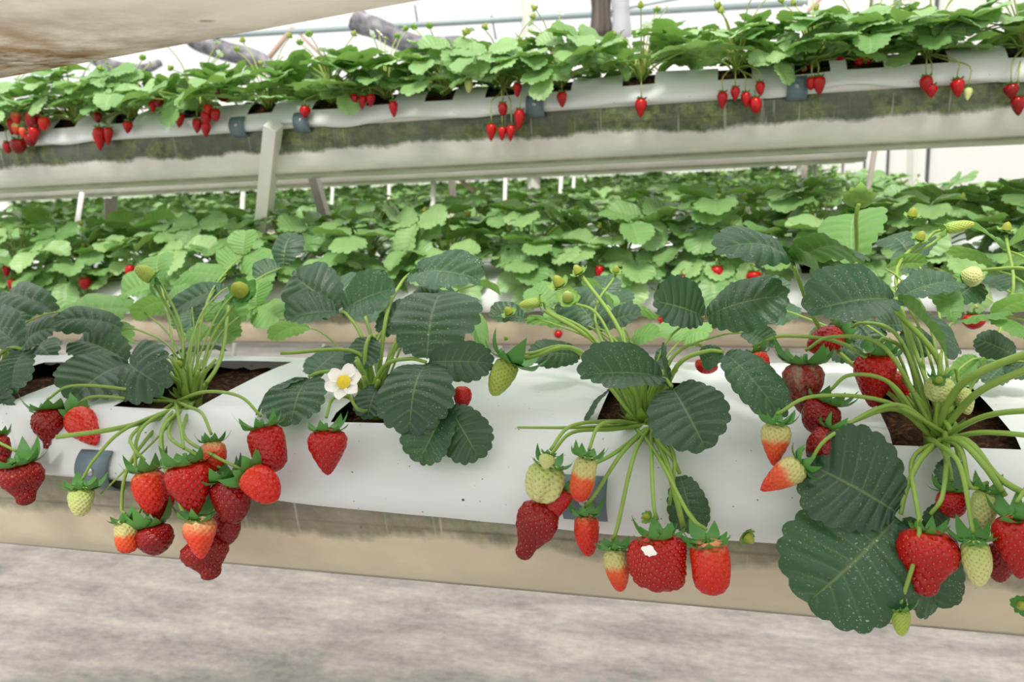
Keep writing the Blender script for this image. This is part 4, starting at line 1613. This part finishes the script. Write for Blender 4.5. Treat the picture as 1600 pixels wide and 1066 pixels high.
STALKS = [stalk_mesh(k, .09 + .012 * k) for k in range(6)]
gcr = G()
for k in range(9):
    a = 2 * pi * k / 9
    rr, hh = random.uniform(.02, .05), random.uniform(.015, .045)
    tube(gcr, [(0, 0, -.012), (cos(a) * rr * .5, sin(a) * rr * .5, hh), (cos(a) * rr, sin(a) * rr, hh * (.9 if k % 2 else .5))], .0026, .0015, 5, 3)
CROWN_LO = gcr.mesh('crown', M['stem_pale'])


DROOP = [trifoliate(60 + i, re, he, .066, 4, 3, (.5, 1.1)).mesh('leaf', [M['stem'], M['leaf_back_lit']]) for i, (re, he) in enumerate(((.10, .03), (.115, .005), (.12, -.015)))]


def back_plant(loc, label, group, seed, scale=1.0, nleaf=11, tri=TRI_MID, flowers=2, flat=1.0):
    rnd = random.Random(seed)
    e = thing('strawberry_plant', label, 'strawberry plant', T(loc), group)
    link('crown', CROWN_LO, e, Matrix.Diagonal((1, 1, flat, 1)))
    a0 = rnd.uniform(0, 6)
    for k in range(nleaf):
        i = k % len(tri)
        a = a0 + k * 2.39996 + rnd.uniform(-.3, .3)
        s = scale * rnd.uniform(.82, 1.15)
        link('leaf', tri[i], e, Matrix.Rotation(a, 4, 'Z') @ Matrix.Rotation(rnd.uniform(-.12, .12), 4, 'X') @ Matrix.Diagonal((s, s, s * flat, 1)))
    for k in range(flowers):
        sm, tip = STALKS[rnd.randrange(6)]
        fs_ = .75 + .25 * flat
        a = rnd.uniform(0, 6.28)
        R = Matrix.Rotation(a, 4, 'Z')
        R = R @ Matrix.Diagonal((1, 1, fs_, 1))
        link('flower_stem', sm, e, R)
        w = rnd.random()
        me = FLOWER_LO if w < .35 else BUD_LO
        link(me.name.split('.')[0], me, e, R @ T(tip) @ Euler((rnd.uniform(-.9, .9), rnd.uniform(-.9, .9), 0)).to_matrix().to_4x4())
    return e


ORD = ['first', 'second', 'third', 'fourth', 'fifth', 'sixth', 'seventh', 'eighth', 'ninth', 'tenth', 'eleventh', 'twelfth', 'thirteenth',
       'fourteenth', 'fifteenth', 'sixteenth']
UPP = []
for i, x in enumerate(upx):
    w = 'leafy strawberry plant on the raised gutter, %s from the left edge' % ORD[i] if i < 8 else \
        'leafy strawberry plant on the raised gutter, %s from the right edge' % ORD[len(upx) - 1 - i]
    UPP.append(back_plant(Vector((x, YU + .05, UPZ - .010)), w, 'strawberry plants on the raised gutter', 100 + i, random.uniform(.92, 1.08), 16, TRI_UP, 5, random.uniform(.74, .92) - (.08 if i > 9 else 0)))
    if i % 3 != 1:
        link('leaf', DROOP[i % 2], UPP[-1], Matrix.Rotation(pi + random.uniform(-.9, .9), 4, 'Z') @ Matrix.Diagonal((.8, .8, .8, 1)))
R2 = []
for i, x in enumerate(row2x):
    w = 'strawberry plant in the second low row, %s from the left' % ORD[i]
    R2.append(back_plant(Vector((x, Y1 + DY + .1, LOWZ - .006)), w, 'strawberry plants of the second low row', 200 + i, random.uniform(1.1, 1.25), 17, TRI_MID, 7, .9))
    for q in range(random.choice((3, 4, 5))):               # leaves hanging over the front edge of the film
        s_ = random.uniform(.9, 1.15)
        link('leaf', DROOP[q % 3], R2[-1], Matrix.Rotation(pi + random.uniform(-.95, .95), 4, 'Z') @ Matrix.Diagonal((s_, s_, s_, 1)))
names = {2: 'third', 3: 'fourth', 4: 'fifth', 5: 'sixth', 6: 'seventh', 7: 'eighth', 8: 'ninth'}
count = 0
FARP = []
for v in range(4):
    g = G()
    rnd = random.Random(v)
    for k in range(14):
        gg = TRI_FAR_G[k % 13]
        s = rnd.uniform(.85, 1.2)
        R = Matrix.Rotation(k * 2.4 + v, 4, 'Z') @ Matrix.Rotation(rnd.uniform(-.12, .12), 4, 'X') @ Matrix.Diagonal((s, s, s, 1))
        o = len(g.v)
        g.v += [R @ p for p in gg.v]
        g.f += [tuple(q + o for q in f) for f in gg.f]
        g.uv += gg.uv
        g.mi += gg.mi
    FARP.append(g.mesh('strawberry_plant', [M['stem'], M['leaf_back_lit']]))
for k in range(2, 9):
    Y = Y1 + k * DY + .12
    xa = -1.02 * Y - .2
    n = 0
    sp = .21 if k < 6 else .23
    x = ROW_END - .08
    while x > xa and count < 245:
        p = Vector((x + random.uniform(-.02, .02), Y + random.uniform(-.02, .02), LOWZ - .006))
        lab = 'leafy strawberry plant in the %s low row, back under the raised gutters' % names[k]
        if k == 2:
            nth = ORD + ['seventeenth', 'eighteenth', 'nineteenth', 'twentieth', 'twenty-first']
            lab = 'strawberry plant in the third low row, %s from its right end' % nth[min(n, 20)]
        grp = 'strawberry plants of the %s low row' % names[k]
        if k <= 4:
            back_plant(p, lab, grp, 1000 + k * 100 + n, random.uniform(1.1, 1.25), 17 if k == 2 else 14, TRI_FAR if k > 2 else TRI_MID, 3 if k == 2 else 2, .85)
        else:
            s = random.uniform(1.08, 1.25)
            link('strawberry_plant', FARP[n % 4], None, T(p) @ Matrix.Rotation(random.uniform(0, 6), 4, 'Z') @ Matrix.Diagonal((s, s, s, 1)),
                 label=lab, category='strawberry plant', group=grp)
        x -= sp
        n += 1
        count += 1
# second raised row: a few plants glimpsed through gaps
for i, px in enumerate((300, 470, 640, 760, 900, 1090)):
    x = onY(px, 150, YU + DY + .1).x
    back_plant(Vector((x, YU + DY + .12, UPZ - .024)), 'strawberry plant on the raised gutter behind, glimpsed between front raised plants',
               'strawberry plants on the second raised gutter', 400 + i, .95, 10, TRI_FAR, 1)

# the rest of the field, far back: uncountable leaves
rnd = random.Random(5)
vs, fs, uv = [], [], []
for k in range(8, 30):
    Y = Y1 + k * DY + .12
    xa = -1.02 * Y - .3
    n = int((ROW_END - xa) * (70 if k < 14 else 45))
    if k == 8:
        n = int(n * .5)
    for q in range(n):
        x = rnd.uniform(xa, ROW_END)
        y = Y + rnd.gauss(0, .11)
        z = LOWZ + .02 + abs(rnd.gauss(.07, .035))
        s = rnd.uniform(.05, .09)
        R = Euler((rnd.uniform(-.6, .35), rnd.uniform(-.5, .5), rnd.uniform(0, 6.28))).to_matrix()
        o = len(vs)
        for p in ((0, -.5, 0), (.42, -.1, .12), (.36, .35, .1), (0, .55, -.04), (-.36, .35, .1), (-.42, -.1, .12)):
            vs.append(R @ Vector(p) * s + Vector((x, y, z)))
            uv.append((.8, 0))
        fs += [(o, o + 1, o + 2, o + 3), (o, o + 3, o + 4, o + 5)]
g = G()
g.v, g.f, g.uv, g.mi = vs, fs, uv, [0] * len(fs)
link('strawberry_foliage', g.mesh('strawberry_foliage', M['leaf_back_lit']), None, None, kind='stuff',
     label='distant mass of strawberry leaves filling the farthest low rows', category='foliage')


# fruit on the raised gutter and second row: label, px, py (centre), w, h, shape, ripeness, Y offset
def small(lab, px, py, w, h, sh, ri, Y, plants, group=None, cal=1):
    top, tip = onY(px, py - h / 2, Y), onY(px + random.uniform(-2, 2), py + h / 2, Y - .004)
    e, st = berry(lab, top, tip, w, sh, ri, False, group, cal, px)
    near = min(plants, key=lambda q: abs(q.location.x - st.x))
    c = near.location
    g = G()
    a1 = c.lerp(st, .45) + Vector((0, 0, .015))
    a2 = Vector((st.x, st.y, st.z + max(.006, (c.z - st.z) * .5)))
    tube(g, [Vector((0, -.01, 0)), a1 - c, a2 - c, st - c], .0017, .0012, 5, 4)
    link('fruit_stem', g.mesh('fruit_stem', M['stem_pale']), near)


YF = YU - .018
UB = [
    ('orange berry with pale top, highest in the crowded left-end bunch', 25, 186, 16, 24, 'cone', 'blush'),
    ('red berry under the pale-topped orange one in the left-end bunch', 19, 198, 16, 26, 'cone', 'red'),
    ('large dark berry in the middle of the left-end bunch', 50, 189, 22, 30, 'round', 'dark'),
    ('pale cream berry in the left-end bunch', 25, 201, 14, 20, 'round', 'half'),
    ('salmon berry right of the pale cream one in the left-end bunch', 36, 208, 13, 18, 'long', 'blush'),
    ('orange-tipped berry at the right side of the left-end bunch', 69, 193, 17, 22, 'round', 'bright'),
    ('deep red berry low at the right of the left-end bunch', 54, 211, 18, 26, 'cone', 'red'),
    ('dark red berry behind the low deep red one of the left-end bunch', 47, 219, 18, 20, 'round', 'dark'),
    ('bright red berry hanging lowest at the very left of the raised film', 11, 231, 14, 18, 'round', 'red'),
    ('dark round berry beside the lowest bright one at far left', 29, 229, 23, 23, 'round', 'dark'),
    ('dull red berry in the leaves above the left-end bunch', 71, 163, 17, 12, 'round', 'red'),
    ('half-hidden red berry just above the left-end bunch', 61, 177, 14, 15, 'round', 'dark'),
    ('red berry above the double fruit left of the first clip', 152, 184, 14, 16, 'round', 'dark'),
    ('left half of the double red fruit overhanging the stained trough', 155, 217, 20, 36, 'cone', 'red'),
    ('right half of the double red fruit overhanging the stained trough', 170, 213, 14, 28, 'cone', 'red'),
    ('small red berry alone right of the double fruit', 200, 199, 15, 19, 'cone', 'red'),
    ('little red berry high beside dark leaves, left of a pair mate', 238, 167, 13, 17, 'cone', 'red'),
    ('little dark red berry high beside dark leaves, right of its pair mate', 248, 160, 15, 16, 'round', 'dark'),
    ('red berry against a dark leaf left of the hanging foursome', 281, 188, 16, 23, 'cone', 'red'),
    ('leftmost of the foursome hanging before the first clip', 308, 197, 15, 23, 'cone', 'red'),
    ('topmost orange berry of the foursome before the first clip', 326, 171, 14, 17, 'round', 'bright'),
    ('middle berry of the foursome before the first clip', 322, 187, 17, 26, 'cone', 'red'),
    ('lowest berry of the foursome before the first clip', 322, 203, 15, 24, 'cone', 'red'),
    ('rightmost dark berry beside the foursome, nearest the first clip', 337, 180, 15, 20, 'round', 'red'),
    ('dark red berry deep in leaves above the first clip', 348, 150, 22, 18, 'round', 'dark'),
    ('round red berry in front of the second clip', 477, 175, 17, 18, 'round', 'red'),
    ('left one of three small berries in a row right of the second clip', 553, 157, 13, 21, 'cone', 'red'),
    ('middle one of three small berries in a row right of the second clip', 567, 160, 13, 22, 'cone', 'red'),
    ('right one of three small berries in a row right of the second clip', 579, 157, 14, 20, 'cone', 'red'),
    ('single slim berry below the row of three on the raised film', 614, 171, 14, 25, 'cone', 'red'),
    ('red berry high among leaves above the slim single one', 645, 127, 18, 20, 'round', 'red'),
    ('pale unripe berry on the raised film left of the central bunch', 732, 134, 13, 22, 'long', 'pale'),
    ('yellowish unripe berry high among leaves right of the row of three', 671, 133, 11, 18, 'cone', 'pale'),
    ('left hanging berry of the central long-stemmed bunch', 768, 207, 16, 27, 'cone', 'red'),
    ('middle hanging berry of the central long-stemmed bunch', 785, 209, 14, 22, 'cone', 'red'),
    ('right hanging berry of the central long-stemmed bunch', 799, 208, 14, 25, 'cone', 'red'),
    ('upper right berry of the central long-stemmed bunch', 812, 187, 17, 32, 'cone', 'red'),
    ('upper left red berry of the central long-stemmed bunch', 785, 171, 15, 20, 'round', 'red'),
    ('red berry on the film left of the third clip', 808, 141, 14, 22, 'cone', 'red'),
    ('red berry right of the third clip at the film edge', 878, 156, 16, 24, 'cone', 'red'),
    ('pale green berry among leaves above the berry right of the third clip', 927, 92, 14, 17, 'round', 'pale'),
    ('pinkish red berry hanging alone below a planting hole near picture centre right', 1002, 169, 19, 29, 'cone', 'red'),
    ('leftmost hanging berry of the five under the black planting hole', 1129, 157, 16, 27, 'cone', 'red'),
    ('second berry of the five under the black planting hole', 1149, 147, 14, 22, 'cone', 'red'),
    ('third berry of the five under the black planting hole', 1165, 156, 15, 24, 'cone', 'red'),
    ('lowest right berry of the five under the black planting hole', 1180, 165, 19, 25, 'round', 'red'),
    ('highest right berry of the five under the black planting hole', 1187, 139, 15, 22, 'cone', 'red'),
    ('half-ripe berry above the fourth clip', 1255, 113, 13, 17, 'round', 'half'),
    ('pinkish berry beside the half-ripe one above the fourth clip', 1269, 103, 14, 20, 'cone', 'red'),
    ('red berry behind the larger one right of the fourth clip', 1268, 131, 14, 20, 'round', 'red'),
    ('larger red berry right of the fourth clip', 1279, 134, 20, 29, 'cone', 'red'),
    ('red berry beyond the far film edge right of the fourth clip', 1313, 98, 16, 18, 'round', 'red'),
    ('small orange berry at the far film edge', 1342, 98, 13, 15, 'round', 'bright'),
    ('red berry beside the small orange one at the far film edge', 1357, 93, 15, 21, 'cone', 'red'),
    ('upper red berry of the pair under the right plant', 1447, 131, 19, 24, 'round', 'red'),
    ('lower red berry of the pair under the right plant', 1455, 143, 18, 20, 'cone', 'red'),
    ('red berry beside a pale one near the right end', 1496, 138, 21, 28, 'cone', 'red'),
    ('pale green berry touching the red one near the right end', 1513, 147, 13, 20, 'cone', 'pale'),
    ('green berry with leafy cap lying on the film near the right end', 1525, 104, 16, 14, 'round', 'pale'),
    ('upper dark berry at the right end of the raised gutter', 1580, 144, 22, 25, 'cone', 'dark'),
    ('lower dark berry at the right end of the raised gutter', 1590, 166, 21, 30, 'cone', 'dark'),
]
for lab, px, py, w, h, sh, ri in UB:
    small(lab, px, py, w, h, sh, ri, YF if py > 128 + max(0, (800 - px)) * .052 else YU + .05, UPP)
Y2 = Y1 + DY - .02
SB = [
    ('small red berry at the left edge of the second row', 10, 423, 11, 18, 'round', 'red', 0),
    ('dark red berry left of a pair at the left edge, second row', 18, 446, 13, 20, 'cone', 'red', 0),
    ('dark red berry right of a pair at the left edge, second row', 31, 446, 14, 22, 'cone', 'dark', 0),
    ('orange berry low behind the left dark leaf, second row', 62, 460, 13, 12, 'round', 'bright', 0),
    ('pale orange berry low behind the left dark leaf, second row', 78, 461, 14, 13, 'round', 'blush', 0),
    ('red berry on white film left of the upright yellow-green fruitlet', 133, 443, 18, 20, 'round', 'red', 0),
    ('red berry just left of the upright yellow-green fruitlet', 203, 425, 15, 22, 'round', 'red', 0),
    ('red berry on white film behind the centre-right buds', 937, 425, 14, 19, 'round', 'red', 0),
    ('red berry fragment behind the crossing green stems', 872, 523, 13, 12, 'round', 'red', 0),
    ('red berry behind the crossing stems, beside its calyx', 970, 471, 14, 14, 'round', 'red', 0),
    ('red berry hanging before the second trough, left of a pair', 1035, 503, 14, 18, 'cone', 'red', 0),
    ('red berry hanging before the second trough, right of a pair', 1046, 515, 13, 28, 'cone', 'red', 0),
    ('red berry under the leaf left of a white film patch', 1066, 435, 14, 10, 'round', 'dark', 0),
    ('bright red berry left of the white film patch under the silvery leaf', 1120, 427, 20, 22, 'round', 'red', 0),
    ('bright round berry below the silvery leaf', 1177, 433, 24, 17, 'round', 'red', 0),
    ('pinkish red berry behind right stems under the leaf edge', 1522, 503, 32, 24, 'round', 'red', -.5),
    ('small red berry right of the pinkish red one at right', 1560, 504, 14, 13, 'round', 'red', -.3),
]
for lab, px, py, w, h, sh, ri, dy in SB:
    small(lab, px, py, w, h, sh, ri, Y2 + dy, R2)
